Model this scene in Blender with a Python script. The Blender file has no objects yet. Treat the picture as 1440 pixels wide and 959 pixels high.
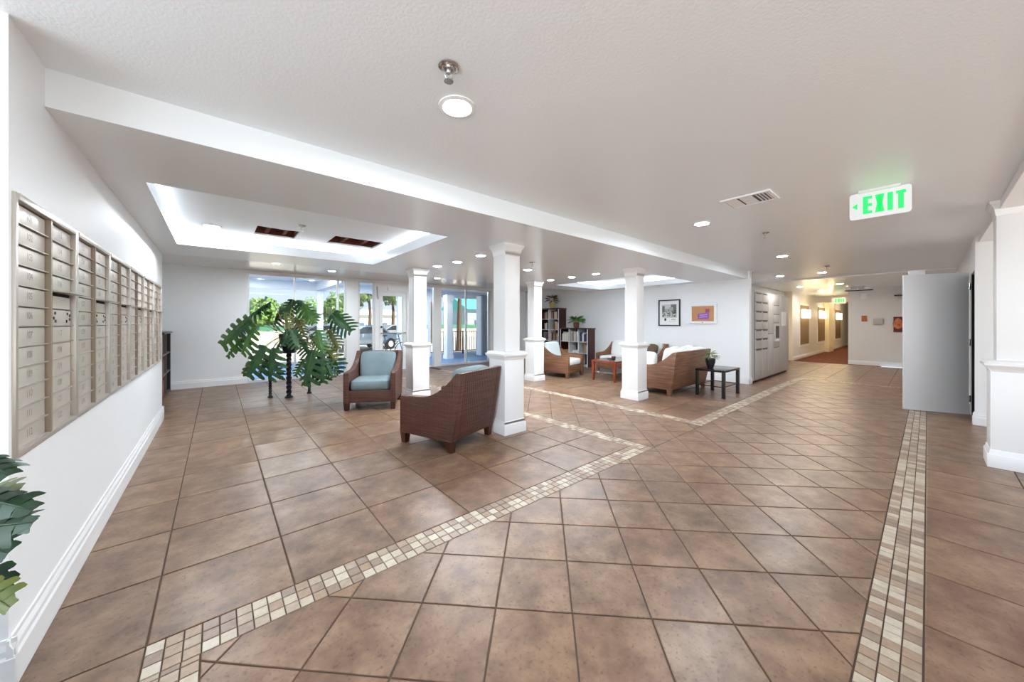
import bpy, bmesh, math, random
from mathutils import Vector, Matrix
R = random.Random(7)
SC = bpy.context.scene
COL = SC.collection
PI = math.pi

# ------------------------------------------------------------------ camera
FPX, CX, CY, CAMH = 492.3, 720.0, 454.0, 1.4
YAW = math.radians(49.894)                      # angle of the world X axis to the right of the view
FW = Vector((math.cos(YAW), math.sin(YAW))); RT = Vector((math.sin(YAW), -math.cos(YAW)))
cd = bpy.data.cameras.new('camera'); cam = bpy.data.objects.new('camera', cd); COL.objects.link(cam)
cam.location = (0, 0, CAMH); cam.rotation_euler = (PI/2, 0, -math.atan2(FW.x, FW.y))
cd.sensor_width = 36; cd.lens = FPX/1440*36; cd.shift_y = -(479.5-CY)/1440
cd.clip_start = .05; cd.clip_end = 300
SC.camera = cam

# ------------------------------------------------------------------ view, sky, sun, added fill
SC.view_settings.view_transform = 'Standard'; SC.view_settings.look = 'None'
SC.view_settings.gamma = 1; SC.view_settings.use_curve_mapping = False
SC.view_settings.exposure = 0.76
SC.cycles.max_bounces = 14; SC.cycles.diffuse_bounces = 10; SC.cycles.transparent_max_bounces = 16
SC.cycles.caustics_reflective = False; SC.cycles.caustics_refractive = False
SC.cycles.sample_clamp_indirect = 6
w = bpy.data.worlds.new('world'); SC.world = w; w.use_nodes = True
wn = w.node_tree.nodes; wl = w.node_tree.links
wbg = wn['Background']; wbg.inputs[1].default_value = 1.0
tc = wn.new('ShaderNodeTexCoord'); sx = wn.new('ShaderNodeSeparateXYZ'); wl.new(tc.outputs['Generated'], sx.inputs[0])
rp = wn.new('ShaderNodeValToRGB'); wl.new(sx.outputs[2], rp.inputs[0]); wl.new(rp.outputs[0], wbg.inputs[0])
rp.color_ramp.elements[0].position = 0.0; rp.color_ramp.elements[0].color = (.54, .62, .71, 1)
rp.color_ramp.elements[1].position = 0.6; rp.color_ramp.elements[1].color = (.28, .40, .60, 1)

def lamp(name, typ, loc, rot, power, color=(1, 1, 1), size=None, parent=None):
    l = bpy.data.lights.new(name, typ); l.energy = power; l.color = color
    if typ == 'AREA':
        l.shape = 'RECTANGLE'; l.size, l.size_y = size
    elif typ == 'SUN':
        l.angle = math.radians(.6)
    elif size:
        l.shadow_soft_size = size
    o = bpy.data.objects.new(name, l); COL.objects.link(o); o.location = loc; o.rotation_euler = rot
    if parent: o.parent = parent
    return o
SUN = lamp('sun', 'SUN', (0, -20, 20), Vector((.35, -.62, .70)).to_track_quat('Z', 'Y').to_euler(), 8.0, (1, .95, .86))
# added area lights standing in for daylight, behind and beside the camera
FILL1 = lamp('fill_area_behind', 'AREA', (-3.20, -.6, 1.30), (PI/2, 0, -PI/2), 128, (.78, .905, 1), (5.4, 2.4))
FILL2 = lamp('fill_area_entry_side', 'AREA', (2.4, -3.35, 1.30), (PI/2, 0, 0), 26, (.78, .905, 1), (10.4, 2.4))

# ------------------------------------------------------------------ measuring helpers (photo pixels -> metres)
def ray(x, y):
    d = FW + RT*((x-CX)/FPX)
    return Vector((d.x, d.y, -(y-CY)/FPX))
def at(x, y, depth): return Vector((0, 0, CAMH)) + ray(x, y)*depth
def onz(x, y, z=0): r = ray(x, y); return Vector((0, 0, CAMH)) + r*((z-CAMH)/r.z)
def onx(x, y, X): r = ray(x, y); return Vector((0, 0, CAMH)) + r*(X/r.x)
def ony(x, y, Y): r = ray(x, y); return Vector((0, 0, CAMH)) + r*(Y/r.y)
def depth_of(p): return p[0]*FW.x + p[1]*FW.y
def in_frame(p, m=60):
    d = depth_of(p)
    if d < .3: return False
    x = CX + FPX*(p[0]*RT.x + p[1]*RT.y)/d; y = CY - FPX*((p[2] if len(p) > 2 else 0)-CAMH)/d
    return -m < x < 1440+m and -m < y < 959+m

# ------------------------------------------------------------------ materials
def srgb(r, g, b):
    f = lambda c: (c/255/12.92 if c/255 <= .04045 else ((c/255+.055)/1.055)**2.4)
    return (f(r), f(g), f(b), 1)
MATS = {}
def mat(name, col, rough=.5, metal=0.0, col2=None, scale=8.0, detail=4, bump=0, bscale=200, emit=None, estr=0, stretch=None, spec=.5, coat=0, world=False):
    if name in MATS: return MATS[name]
    m = bpy.data.materials.new(name); m.use_nodes = True; MATS[name] = m
    n = m.node_tree.nodes; l = m.node_tree.links; p = n['Principled BSDF']
    p.inputs['Base Color'].default_value = col; p.inputs['Roughness'].default_value = rough; p.inputs['Metallic'].default_value = metal
    p.inputs['Specular IOR Level'].default_value = spec; p.inputs['Coat Weight'].default_value = coat
    if emit:
        p.inputs['Emission Color'].default_value = emit; p.inputs['Emission Strength'].default_value = estr
    if col2 or bump:
        if world:
            g = n.new('ShaderNodeNewGeometry'); co = g.outputs['Position']
        else:
            t = n.new('ShaderNodeTexCoord'); co = t.outputs['Object']
        mp = n.new('ShaderNodeMapping'); l.new(co, mp.inputs[0])
        if stretch: mp.inputs['Scale'].default_value = stretch
    if col2:
        nz = n.new('ShaderNodeTexNoise'); nz.inputs['Scale'].default_value = scale; nz.inputs['Detail'].default_value = detail
        l.new(mp.outputs[0], nz.inputs['Vector'])
        r = n.new('ShaderNodeValToRGB'); l.new(nz.outputs[0], r.inputs[0])
        r.color_ramp.elements[0].position = .35; r.color_ramp.elements[1].position = .65
        r.color_ramp.elements[0].color = col; r.color_ramp.elements[1].color = col2
        l.new(r.outputs[0], p.inputs['Base Color'])
    if bump:
        nb = n.new('ShaderNodeTexNoise'); nb.inputs['Scale'].default_value = bscale; nb.inputs['Detail'].default_value = 3
        l.new(co, nb.inputs['Vector'])
        b = n.new('ShaderNodeBump'); b.inputs['Strength'].default_value = bump; b.inputs['Distance'].default_value = .004
        l.new(nb.outputs[0], b.inputs['Height']); l.new(b.outputs[0], p.inputs['Normal'])
    return m

WALL = mat('wall_paint', (.87, .885, .90, 1), .55, bump=.25, bscale=130, world=True)
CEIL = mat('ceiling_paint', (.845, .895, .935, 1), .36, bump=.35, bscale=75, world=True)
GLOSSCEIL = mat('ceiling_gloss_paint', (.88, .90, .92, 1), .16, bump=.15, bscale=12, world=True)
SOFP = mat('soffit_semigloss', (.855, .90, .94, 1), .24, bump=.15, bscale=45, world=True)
TRIM = mat('trim_white', (.87, .88, .89, 1), .35)
GROUT = mat('grout', srgb(88, 70, 58), .9, bump=.4, bscale=300, world=True)
GREY = mat('locker_grey', srgb(186, 183, 182), .42, .1)
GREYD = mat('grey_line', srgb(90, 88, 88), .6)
DOORG = mat('door_grey', srgb(224, 226, 228), .36, .05)
BLACK = mat('black_wood', srgb(24, 20, 19), .35)
BLACKM = mat('black_metal', srgb(26, 26, 28), .45, .3)
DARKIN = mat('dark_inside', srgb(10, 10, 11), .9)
ESPR = mat('espresso_wood', srgb(50, 24, 17), .35, col2=srgb(74, 34, 22), scale=3, stretch=(6, 6, 1))
REDWOOD = mat('cherry_wood', srgb(112, 42, 22), .3, col2=srgb(140, 62, 34), scale=4, stretch=(6, 6, 1))
CHROME = mat('chrome', (.6, .6, .6, 1), .18, 1.0)
ALU = mat('mailbox_aluminium', srgb(214, 205, 193), .34, .35)
ALUF = mat('mailbox_frame', srgb(200, 192, 182), .3, .55)
ALUR = mat('mailbox_reveal', srgb(164, 148, 130), .4, .3)
INK = mat('engraved_ink', srgb(150, 143, 136), .6)
LOCKM = mat('lock_metal', srgb(70, 66, 62), .35, .7)
PAPER = mat('white_paper', (.85, .85, .84, 1), .7)
SILV = mat('window_aluminium', srgb(225, 226, 228), .35, .2)
CARP = mat('carpet', srgb(120, 58, 28), .95, col2=srgb(80, 34, 16), scale=9, bump=.5, bscale=400, world=True)
CREAM = mat('cream_paint', srgb(238, 226, 196), .55)
CORW = mat('corridor_paint', srgb(226, 224, 222), .55)
PANELB = mat('sconce_panel', srgb(128, 100, 62), .5, col2=srgb(108, 82, 48), scale=5, stretch=(8, 8, 1))
SOIL = mat('soil', srgb(50, 36, 26), .95)
POTB = mat('pot_black', srgb(26, 26, 28), .35)
POTC = mat('pot_clay', srgb(120, 72, 48), .6, col2=srgb(84, 46, 30), scale=14)
POTY = mat('pot_yellow', srgb(206, 178, 104), .5)
STEM = mat('leaf_stem', srgb(120, 128, 72), .5)
STEMD = mat('dry_stem', srgb(146, 112, 70), .7)
CUSHB = mat('cushion_blue', srgb(112, 128, 135), .85, col2=srgb(124, 140, 146), scale=4, bump=.3, bscale=500)
CUSHP = mat('cushion_pale', srgb(196, 206, 208), .85, bump=.3, bscale=500)
CUSHW = mat('cushion_white', srgb(230, 231, 229), .85, bump=.3, bscale=400)
CUSHBR = mat('cushion_brown', srgb(92, 72, 58), .85)

def emis(name, col, s):
    m = bpy.data.materials.new(name); m.use_nodes = True; n = m.node_tree.nodes; l = m.node_tree.links
    n.remove(n['Principled BSDF']); e = n.new('ShaderNodeEmission'); e.inputs[0].default_value = col; e.inputs[1].default_value = s
    l.new(e.outputs[0], n['Material Output'].inputs[0]); return m
LENS = emis('downlight_lens', (.855, .94, 1, 1), 470)
LENS2 = emis('corridor_lens', (1, .94, .85, 1), 210)
LED = emis('led_strip', (.94, .97, 1, 1), 10)
SCON = emis('sconce_glass', (1, .80, .48, 1), 5)
def glass():
    m = bpy.data.materials.new('window_glass'); m.use_nodes = True; n = m.node_tree.nodes; l = m.node_tree.links
    n.remove(n['Principled BSDF'])
    a = n.new('ShaderNodeBsdfTransparent'); a.inputs[0].default_value = (.93, .95, .95, 1)
    b = n.new('ShaderNodeBsdfGlossy'); b.inputs['Roughness'].default_value = .02
    x = n.new('ShaderNodeMixShader'); fr = n.new('ShaderNodeFresnel'); fr.inputs[0].default_value = 1.4
    l.new(fr.outputs[0], x.inputs[0]); l.new(a.outputs[0], x.inputs[1]); l.new(b.outputs[0], x.inputs[2]); l.new(x.outputs[0], n['Material Output'].inputs[0])
    return m
GLASS = glass()
def wicker(name, c1, c2, c3):
    m = bpy.data.materials.new(name); m.use_nodes = True; n = m.node_tree.nodes; l = m.node_tree.links; p = n['Principled BSDF']
    p.inputs['Roughness'].default_value = .45
    t = n.new('ShaderNodeTexCoord')
    nz = n.new('ShaderNodeTexNoise'); nz.inputs['Scale'].default_value = 1.0; nz.inputs['Detail'].default_value = 3
    mp = n.new('ShaderNodeMapping'); mp.inputs['Scale'].default_value = (3, 3, 60); l.new(t.outputs['Object'], mp.inputs[0]); l.new(mp.outputs[0], nz.inputs['Vector'])
    r = n.new('ShaderNodeValToRGB'); l.new(nz.outputs[0], r.inputs[0]); e = r.color_ramp.elements
    e[0].position = .3; e[0].color = c1; e[1].position = .7; e[1].color = c3; k = e.new(.5); k.color = c2
    wz = n.new('ShaderNodeTexWave'); wz.bands_direction = 'Z'; wz.inputs['Scale'].default_value = 21; wz.inputs['Distortion'].default_value = .4
    l.new(t.outputs['Object'], wz.inputs['Vector'])
    mx = n.new('ShaderNodeMix'); mx.data_type = 'RGBA'; mx.blend_type = 'MULTIPLY'; mx.inputs[0].default_value = .55
    l.new(r.outputs[0], mx.inputs[6]); l.new(wz.outputs['Color'], mx.inputs[7]); l.new(mx.outputs[2], p.inputs['Base Color'])
    mp2 = n.new('ShaderNodeMapping'); mp2.inputs['Rotation'].default_value = (0, 0, PI/4); l.new(t.outputs['Object'], mp2.inputs[0])
    wx_ = n.new('ShaderNodeTexWave'); wx_.bands_direction = 'X'; wx_.inputs['Scale'].default_value = 22
    l.new(mp2.outputs[0], wx_.inputs['Vector'])
    ad = n.new('ShaderNodeMath'); ad.operation = 'ADD'; l.new(wz.outputs['Color'], ad.inputs[0]); l.new(wx_.outputs['Color'], ad.inputs[1])
    b = n.new('ShaderNodeBump'); b.inputs['Strength'].default_value = .6; b.inputs['Distance'].default_value = .006
    l.new(ad.outputs[0], b.inputs['Height']); l.new(b.outputs[0], p.inputs['Normal'])
    return m
WICK_D = wicker('wicker_dark', srgb(74, 38, 26), srgb(96, 54, 38), srgb(120, 72, 51))
WICK_H = wicker('wicker_honey', srgb(108, 64, 39), srgb(140, 90, 58), srgb(168, 114, 76))

def tile_mat(name, tint, light):
    m = bpy.data.materials.new(name); m.use_nodes = True; n = m.node_tree.nodes; l = m.node_tree.links; p = n['Principled BSDF']
    g = n.new('ShaderNodeNewGeometry'); oi = n.new('ShaderNodeObjectInfo')
    ml = n.new('ShaderNodeMath'); ml.operation = 'MULTIPLY'; ml.inputs[1].default_value = 37.0; l.new(oi.outputs['Random'], ml.inputs[0])
    av = n.new('ShaderNodeVectorMath'); av.operation = 'ADD'; l.new(g.outputs['Position'], av.inputs[0]); l.new(ml.outputs[0], av.inputs[1])
    n1 = n.new('ShaderNodeTexNoise'); n1.inputs['Scale'].default_value = 5.5; n1.inputs['Detail'].default_value = 7; n1.inputs['Roughness'].default_value = .62
    l.new(av.outputs[0], n1.inputs['Vector'])
    r1 = n.new('ShaderNodeValToRGB'); l.new(n1.outputs[0], r1.inputs[0]); e = r1.color_ramp.elements
    f = lambda c: tuple(min(1, c[i]*tint[i]*light) for i in range(3))+(1,)
    e[0].position = .31; e[0].color = f(srgb(100, 77, 62)); e[1].position = .69; e[1].color = f(srgb(150, 123, 101))
    k = e.new(.5); k.color = f(srgb(126, 99, 80))
    n2 = n.new('ShaderNodeTexNoise'); n2.inputs['Scale'].default_value = 60; n2.inputs['Detail'].default_value = 4; l.new(av.outputs[0], n2.inputs['Vector'])
    r2 = n.new('ShaderNodeValToRGB'); l.new(n2.outputs[0], r2.inputs[0]); r2.color_ramp.elements[0].position = .29; r2.color_ramp.elements[0].color = (.50, .46, .43, 1)
    r2.color_ramp.elements[1].position = .43; r2.color_ramp.elements[1].color = (1, 1, 1, 1)
    mx = n.new('ShaderNodeMix'); mx.data_type = 'RGBA'; mx.blend_type = 'MULTIPLY'; mx.inputs[0].default_value = .7
    l.new(r1.outputs[0], mx.inputs[6]); l.new(r2.outputs[0], mx.inputs[7]); l.new(mx.outputs[2], p.inputs['Base Color'])
    p.inputs['Roughness'].default_value = .36; p.inputs['Specular IOR Level'].default_value = .4
    b = n.new('ShaderNodeBump'); b.inputs['Strength'].default_value = .22; b.inputs['Distance'].default_value = .004
    l.new(n1.outputs[0], b.inputs['Height']); l.new(b.outputs[0], p.inputs['Normal'])
    return m
TILES = [tile_mat('tile_%s' % k, t, L) for k, t, L in (('plain', (1, 1, 1), 1.0), ('rosy', (1.02, .98, .97), .95), ('ochre', (1.03, 1.0, .94), 1.01), ('greyed', (.97, 1.0, 1.01), 1.0))]
MOS = [mat('mosaic_%s' % k, c, .42, col2=c2, scale=30, world=True) for k, c, c2 in (
    ('cream', srgb(186, 172, 154), srgb(172, 158, 138)), ('sand', srgb(168, 150, 132), srgb(154, 136, 118)), ('tan', srgb(160, 136, 116), srgb(146, 122, 102)),
    ('taupe', srgb(146, 126, 112), srgb(132, 112, 98)), ('ivory', srgb(196, 185, 169), srgb(182, 170, 152)))]
def leaf_mat(name, c, c2):
    m = mat(name, c, .38, col2=c2, scale=6)
    m.node_tree.nodes['Principled BSDF'].inputs['Subsurface Weight'].default_value = 0
    return m
LEAF = leaf_mat('leaf_deep_green', srgb(26, 62, 36), srgb(54, 96, 46))
LEAFN = leaf_mat('leaf_dark_glossy', srgb(16, 40, 22), srgb(34, 66, 30))
LEAF2 = leaf_mat('leaf_mid_green', srgb(50, 96, 40), srgb(84, 124, 54))
LEAF3 = leaf_mat('leaf_olive', srgb(88, 100, 48), srgb(116, 118, 62))

# ------------------------------------------------------------------ mesh builder
class MB:
    def __init__(s): s.v = []; s.f = []; s.mi = []
    def add(s, vs, fs, mi=0):
        o = len(s.v); s.v += [tuple(p) for p in vs]; s.f += [tuple(i+o for i in f) for f in fs]; s.mi += [mi]*len(fs); return s
    def box(s, x0, x1, y0, y1, z0, z1, mi=0):
        x0, x1 = min(x0, x1), max(x0, x1); y0, y1 = min(y0, y1), max(y0, y1); z0, z1 = min(z0, z1), max(z0, z1)
        return s.add([(x0, y0, z0), (x1, y0, z0), (x1, y1, z0), (x0, y1, z0), (x0, y0, z1), (x1, y0, z1), (x1, y1, z1), (x0, y1, z1)],
                     [(0, 3, 2, 1), (4, 5, 6, 7), (0, 1, 5, 4), (1, 2, 6, 5), (2, 3, 7, 6), (3, 0, 4, 7)], mi)
    def frustum(s, a, b, z0, z1, cx=0, cy=0):            # a, b = (half x, half y) at the bottom and the top
        v = []
        for (hx, hy), z in ((a, z0), (b, z1)):
            v += [(cx-hx, cy-hy, z), (cx+hx, cy-hy, z), (cx+hx, cy+hy, z), (cx-hx, cy+hy, z)]
        return s.add(v, [(0, 3, 2, 1), (4, 5, 6, 7), (0, 1, 5, 4), (1, 2, 6, 5), (2, 3, 7, 6), (3, 0, 4, 7)])
    def extr(s, pts, vec, mi=0):                          # polygon (3D points) pushed along vec
        n = len(pts); vec = Vector(vec); a = [Vector(p) for p in pts]; b = [p+vec for p in a]
        fs = [tuple(range(n))[::-1], tuple(range(n, 2*n))] + [(i, (i+1) % n, (i+1) % n+n, i+n) for i in range(n)]
        return s.add(a+b, fs, mi)
    def tube(s, path, r, n=8, mi=0):
        path = [Vector(p) for p in path]; k = len(path); rr = r if isinstance(r, (list, tuple)) else [r]*k
        vs = []; up = Vector((.13, .21, 1)).normalized()
        for i, p in enumerate(path):
            t = (path[min(i+1, k-1)]-path[max(i-1, 0)]).normalized()
            a = t.cross(up)
            if a.length < .05: a = t.cross(Vector((1, .2, 0)))
            a.normalize(); b = t.cross(a)
            vs += [p+(a*math.cos(2*PI*j/n)+b*math.sin(2*PI*j/n))*rr[i] for j in range(n)]
        fs = [(i*n+j, i*n+(j+1) % n, (i+1)*n+(j+1) % n, (i+1)*n+j) for i in range(k-1) for j in range(n)]
        fs += [tuple(range(n))[::-1], tuple((k-1)*n+j for j in range(n))]
        return s.add(vs, fs, mi)
    def lathe(s, prof, n=20, c=(0, 0, 0), mi=0):
        vs = [(c[0]+r*math.cos(2*PI*j/n), c[1]+r*math.sin(2*PI*j/n), c[2]+z) for r, z in prof for j in range(n)]
        k = len(prof)
        fs = [(i*n+j, i*n+(j+1) % n, (i+1)*n+(j+1) % n, (i+1)*n+j) for i in range(k-1) for j in range(n)]
        fs += [tuple(range(n))[::-1], tuple((k-1)*n+j for j in range(n))]
        return s.add(vs, fs, mi)
    def pillow(s, a, b, c, o=(0, 0, 0), e=.35, M=None, n=22, m=12):   # rounded box (superquadric) of half sizes a, b, c
        pw = lambda x, q: math.copysign(abs(x)**q, x)
        vs = []
        for i in range(m+1):
            ph = -PI/2+PI*i/m
            for j in range(n):
                th = 2*PI*j/n
                p = Vector((a*pw(math.cos(ph), e)*pw(math.cos(th), e), b*pw(math.cos(ph), e)*pw(math.sin(th), e), c*pw(math.sin(ph), e)))
                if M: p = M @ p
                vs.append(p+Vector(o))
        fs = [(i*n+j, i*n+(j+1) % n, (i+1)*n+(j+1) % n, (i+1)*n+j) for i in range(m) for j in range(n)]
        return s.add(vs, fs)
    def mesh(s, name, mats, smooth=False, bevel=0, ang=40):
        me = bpy.data.meshes.new(name); me.from_pydata(s.v, [], s.f)
        for m in (mats if isinstance(mats, (list, tuple)) else [mats]): me.materials.append(m)
        me.polygons.foreach_set('material_index', s.mi)
        bm = bmesh.new(); bm.from_mesh(me)
        bmesh.ops.remove_doubles(bm, verts=bm.verts, dist=1e-5)
        bmesh.ops.recalc_face_normals(bm, faces=bm.faces)
        if bevel:
            es = [e for e in bm.edges if len(e.link_faces) == 2 and e.calc_face_angle(0) > math.radians(30)]
            bmesh.ops.bevel(bm, geom=es, offset=bevel, segments=2, affect='EDGES', profile=.6, clamp_overlap=True)
        bm.to_mesh(me); bm.free()
        if smooth or bevel:
            me.polygons.foreach_set('use_smooth', [True]*len(me.polygons)); me.set_sharp_from_angle(angle=math.radians(ang))
        me.update(); return me
    def build(s, name, mats, parent=None, loc=None, rz=0, smooth=False, bevel=0, ang=40):
        return link(name, s.mesh(name, mats, smooth, bevel, ang), parent, loc, rz)
def link(name, me, parent=None, loc=None, rz=0):
    o = bpy.data.objects.new(name, me); COL.objects.link(o)
    if parent: o.parent = parent
    if loc is not None: o.location = loc
    if rz: o.rotation_euler = (0, 0, rz)
    return o
def tag(o, label, cat, group=None):
    o['label'] = label; o['category'] = cat
    if group: o['group'] = group
    return o
def thing(name, label, cat, loc=(0, 0, 0), rz=0, group=None):
    o = bpy.data.objects.new(name, None); COL.objects.link(o); o.location = loc; o.rotation_euler = (0, 0, rz); o.empty_display_size = .1
    return tag(o, label, cat, group)
def struct(o, label=None):
    o['kind'] = 'structure'
    if label: o['label'] = label
    return o
def sempty(name, label=None, loc=(0, 0, 0)):
    o = bpy.data.objects.new(name, None); COL.objects.link(o); o.location = loc; o.empty_display_size = .1; return struct(o, label)
def text_mesh(s, size, M, m, name='lettering', extrude=0):
    c = bpy.data.curves.new(name, 'FONT'); c.body = s; c.size = size; c.align_x = 'CENTER'; c.align_y = 'CENTER'; c.extrude = extrude; c.resolution_u = 2
    o = bpy.data.objects.new(name, c); COL.objects.link(o)
    return (o, M, m)
def bake_texts(jobs):                                     # jobs: (text object, matrix, material, parent, name)
    dg = bpy.context.evaluated_depsgraph_get(); dg.update()
    for o, M, m, parent, name in jobs:
        me = bpy.data.meshes.new_from_object(o.evaluated_get(dg)); me.transform(M); me.materials.clear(); me.materials.append(m)
        c = o.data; bpy.data.objects.remove(o); bpy.data.curves.remove(c)
        link(name, me, parent)
TEXTS = []
def slab(rect, holes, z0, z1, mb=None):                   # rectangle with rectangular holes, as boxes
    mb = mb or MB(); x0, x1, y0, y1 = rect
    xs = sorted({x0, x1, *[h[0] for h in holes], *[h[1] for h in holes]}); ys = sorted({y0, y1, *[h[2] for h in holes], *[h[3] for h in holes]})
    for a, b in zip(xs, xs[1:]):
        run = None
        for c, d in zip(ys, ys[1:]):
            mx, my = (a+b)/2, (c+d)/2
            if any(h[0] < mx < h[1] and h[2] < my < h[3] for h in holes):
                if run: mb.box(a, b, run[0], run[1], z0, z1)
                run = None
            else: run = (run[0], d) if run else (c, d)
        if run: mb.box(a, b, run[0], run[1], z0, z1)
    return mb

# ================================================================== THE ROOM
HC, HS, HB, HT = 2.585, 2.405, 2.62, 2.60               # high ceiling, soffit, ceiling by the glass, tray ceiling
XW0, XW1, YB, YBEAM, YS = -.612, 9.25, 10.15, 2.64, 7.10
T1 = (-.39, 2.06, 3.60, 6.15); T2 = (6.88, 8.90, 3.67, 6.37)   # ceiling trays

# ---- floor: grout bed with tiles laid on it
floor = sempty('floor')
MB().box(-3.4, 16.2, -3.5, YB, -.06, -.005).build('grout_bed', GROUT, floor)
MB().box(16.2, 33, 1.0, 3.6, -.06, .004).build('carpet', CARP, floor)
def clip(poly, rect):
    x0, x1, y0, y1 = rect
    for ax, lim, sg in ((0, x0, 1), (0, x1, -1), (1, y0, 1), (1, y1, -1)):
        out = []
        for i, p in enumerate(poly):
            q = poly[(i+1) % len(poly)]; a = (p[ax]-lim)*sg; b = (q[ax]-lim)*sg
            if a >= 0: out.append(p)
            if (a > 0 > b) or (a < 0 < b):
                t = a/(a-b); out.append((p[0]+(q[0]-p[0])*t, p[1]+(q[1]-p[1])*t))
        poly = out
        if not poly: return []
    return poly
def inset(poly, d):
    n = len(poly); out = []
    for i in range(n):
        a, b, c = Vector(poly[i-1]), Vector(poly[i]), Vector(poly[(i+1) % n])
        e1 = (b-a); e2 = (c-b)
        if e1.length < 1e-4 or e2.length < 1e-4: continue
        e1.normalize(); e2.normalize(); n1 = Vector((-e1.y, e1.x)); n2 = Vector((-e2.y, e2.x))
        k = n1+n2; den = 1+n1.dot(n2)
        if den < .15: return []
        out.append(b+k*(d/den))
    return [(p.x, p.y) for p in out]
def area(p): return .5*sum(p[i-1][0]*p[i][1]-p[i][0]*p[i-1][1] for i in range(len(p)))
def grid_tiles(rect, pitch, org, diag):
    x0, x1, y0, y1 = rect; out = []
    c, s_ = (math.cos(PI/4), math.sin(PI/4)) if diag else (1, 0)
    e1 = (c*pitch, -s_*pitch); e2 = (s_*pitch, c*pitch)
    det = e1[0]*e2[1]-e1[1]*e2[0]
    ij = [(((x-org[0])*e2[1]-(y-org[1])*e2[0])/det, ((y-org[1])*e1[0]-(x-org[0])*e1[1])/det) for x in (x0, x1) for y in (y0, y1)]
    for i in range(math.floor(min(a for a, _ in ij))-1, math.ceil(max(a for a, _ in ij))+1):
        for j in range(math.floor(min(b for _, b in ij))-1, math.ceil(max(b for _, b in ij))+1):
            P = [(org[0]+e1[0]*(i+a)+e2[0]*(j+b), org[1]+e1[1]*(i+a)+e2[1]*(j+b)) for a, b in ((0, 0), (1, 0), (1, 1), (0, 1))]
            if area(P) < 0: P = P[::-1]
            Q = clip(P, rect)
            if len(Q) >= 3 and abs(area(Q)) > 2e-4: out.append(Q)
    return out
ZONES = [((-3.3, -.235, -3.4, 2.18), .5535, (-.235, 2.18), 0), ((-1.1, -.235, 2.18, YB), .5535, (-.235, 2.18), 0), ((-.235, 3.56, 2.18, YB), .5535, (-.235, 2.18), 0),
         ((-.055, 11.2, .193, 1.985), .372, (1.311, 1.104), 1), ((3.74, 5.04, 1.985, YB), .372, (1.311, 1.104), 1),
         ((-.055, 11.38, -3.4, .012), .538, (2.51, -.525), 0), ((5.22, XW1, 2.17, YB), .5535, (5.22, 2.17), 0),
         ((XW1, 11.38, 2.17, 3.45), .535, (9.25, 2.17), 0), ((11.38, 16.2, -.42, 3.45), .535, (11.38, 1.64), 0)]
MZONES = [((-.235, 3.74, 1.985, 2.18), 0), ((-.235, -.055, -.8, 1.985), 1), ((3.56, 3.74, 2.18, 9.4), 1), ((5.04, 5.22, 1.985, 9.4), 1),
          ((5.22, 11.2, 1.985, 2.17), 0), ((-.055, 11.2, .012, .193), 0), ((11.2, 11.38, .193, 2.17), 1)]
def tile_mb(P, mb, gap, bev, mi=0):
    if area(P) < 0: P = P[::-1]
    A = inset(P, gap); B = inset(P, gap+bev)
    if len(A) < 3 or len(A) != len(B) or area(B) < 5e-5: return False
    n = len(A)
    vs = [(x, y, -.0055) for x, y in A]+[(x, y, -.0015) for x, y in A]+[(x, y, 0) for x, y in B]
    fs = [(i, (i+1) % n, (i+1) % n+n, i+n) for i in range(n)]+[(i+n, (i+1) % n+n, (i+1) % n+2*n, i+2*n) for i in range(n)]+[tuple(range(2*n, 3*n))]
    mb.add(vs, fs, mi); return True
def cen(P): return (sum(p[0] for p in P)/len(P), sum(p[1] for p in P)/len(P))
def lay(tiles, name, gap, bev, mats, most=300):
    rest = MB(); rr = random.Random(5)
    vis = [P for P in tiles if any(in_frame((x, y, 0), 5) for x, y in P+[cen(P)])]
    vis.sort(key=lambda P: -abs(area(P))/max(.3, depth_of(cen(P)))**2.2)
    one = {id(P) for P in vis[:most]}
    for P in tiles:
        k = rr.randrange(len(mats))
        if id(P) in one:
            c = cen(P); mb = MB()
            if tile_mb([(x-c[0], y-c[1]) for x, y in P], mb, gap, bev): 
                me = bpy.data.meshes.new(name); me.from_pydata(mb.v, [], mb.f); me.materials.append(mats[k])
                link(name, me, floor, (c[0], c[1], 0))
        else: tile_mb(P, rest, gap, bev, k)
    me = bpy.data.meshes.new(name); me.from_pydata(rest.v, [], rest.f)
    for m in mats: me.materials.append(m)
    me.polygons.foreach_set('material_index', rest.mi)
    o = link('distant_'+name, me, floor); o['kind'] = 'stuff'
lay([P for z in ZONES for P in grid_tiles(*z)], 'floor_tile', .0045, .003, TILES)
mt = []
for (x0, x1, y0, y1), along in MZONES:
    L = (y1-y0) if along else (x1-x0); W = (x1-x0) if along else (y1-y0); W3 = W/3
    for k in range(3):
        p = 0; q = random.Random(k+int(x0*10))
        while p < L-.01:
            st = .0612; e = L if L-p-st < .03 else p+st
            if along: mt.append([(x0+k*W3, y0+p), (x0+k*W3+W3, y0+p), (x0+k*W3+W3, y0+e), (x0+k*W3, y0+e)])
            else: mt.append([(x0+p, y0+k*W3), (x0+e, y0+k*W3), (x0+e, y0+k*W3+W3), (x0+p, y0+k*W3+W3)])
            p = e
lay(mt, 'mosaic_tile', .0026, .002, MOS)

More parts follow.
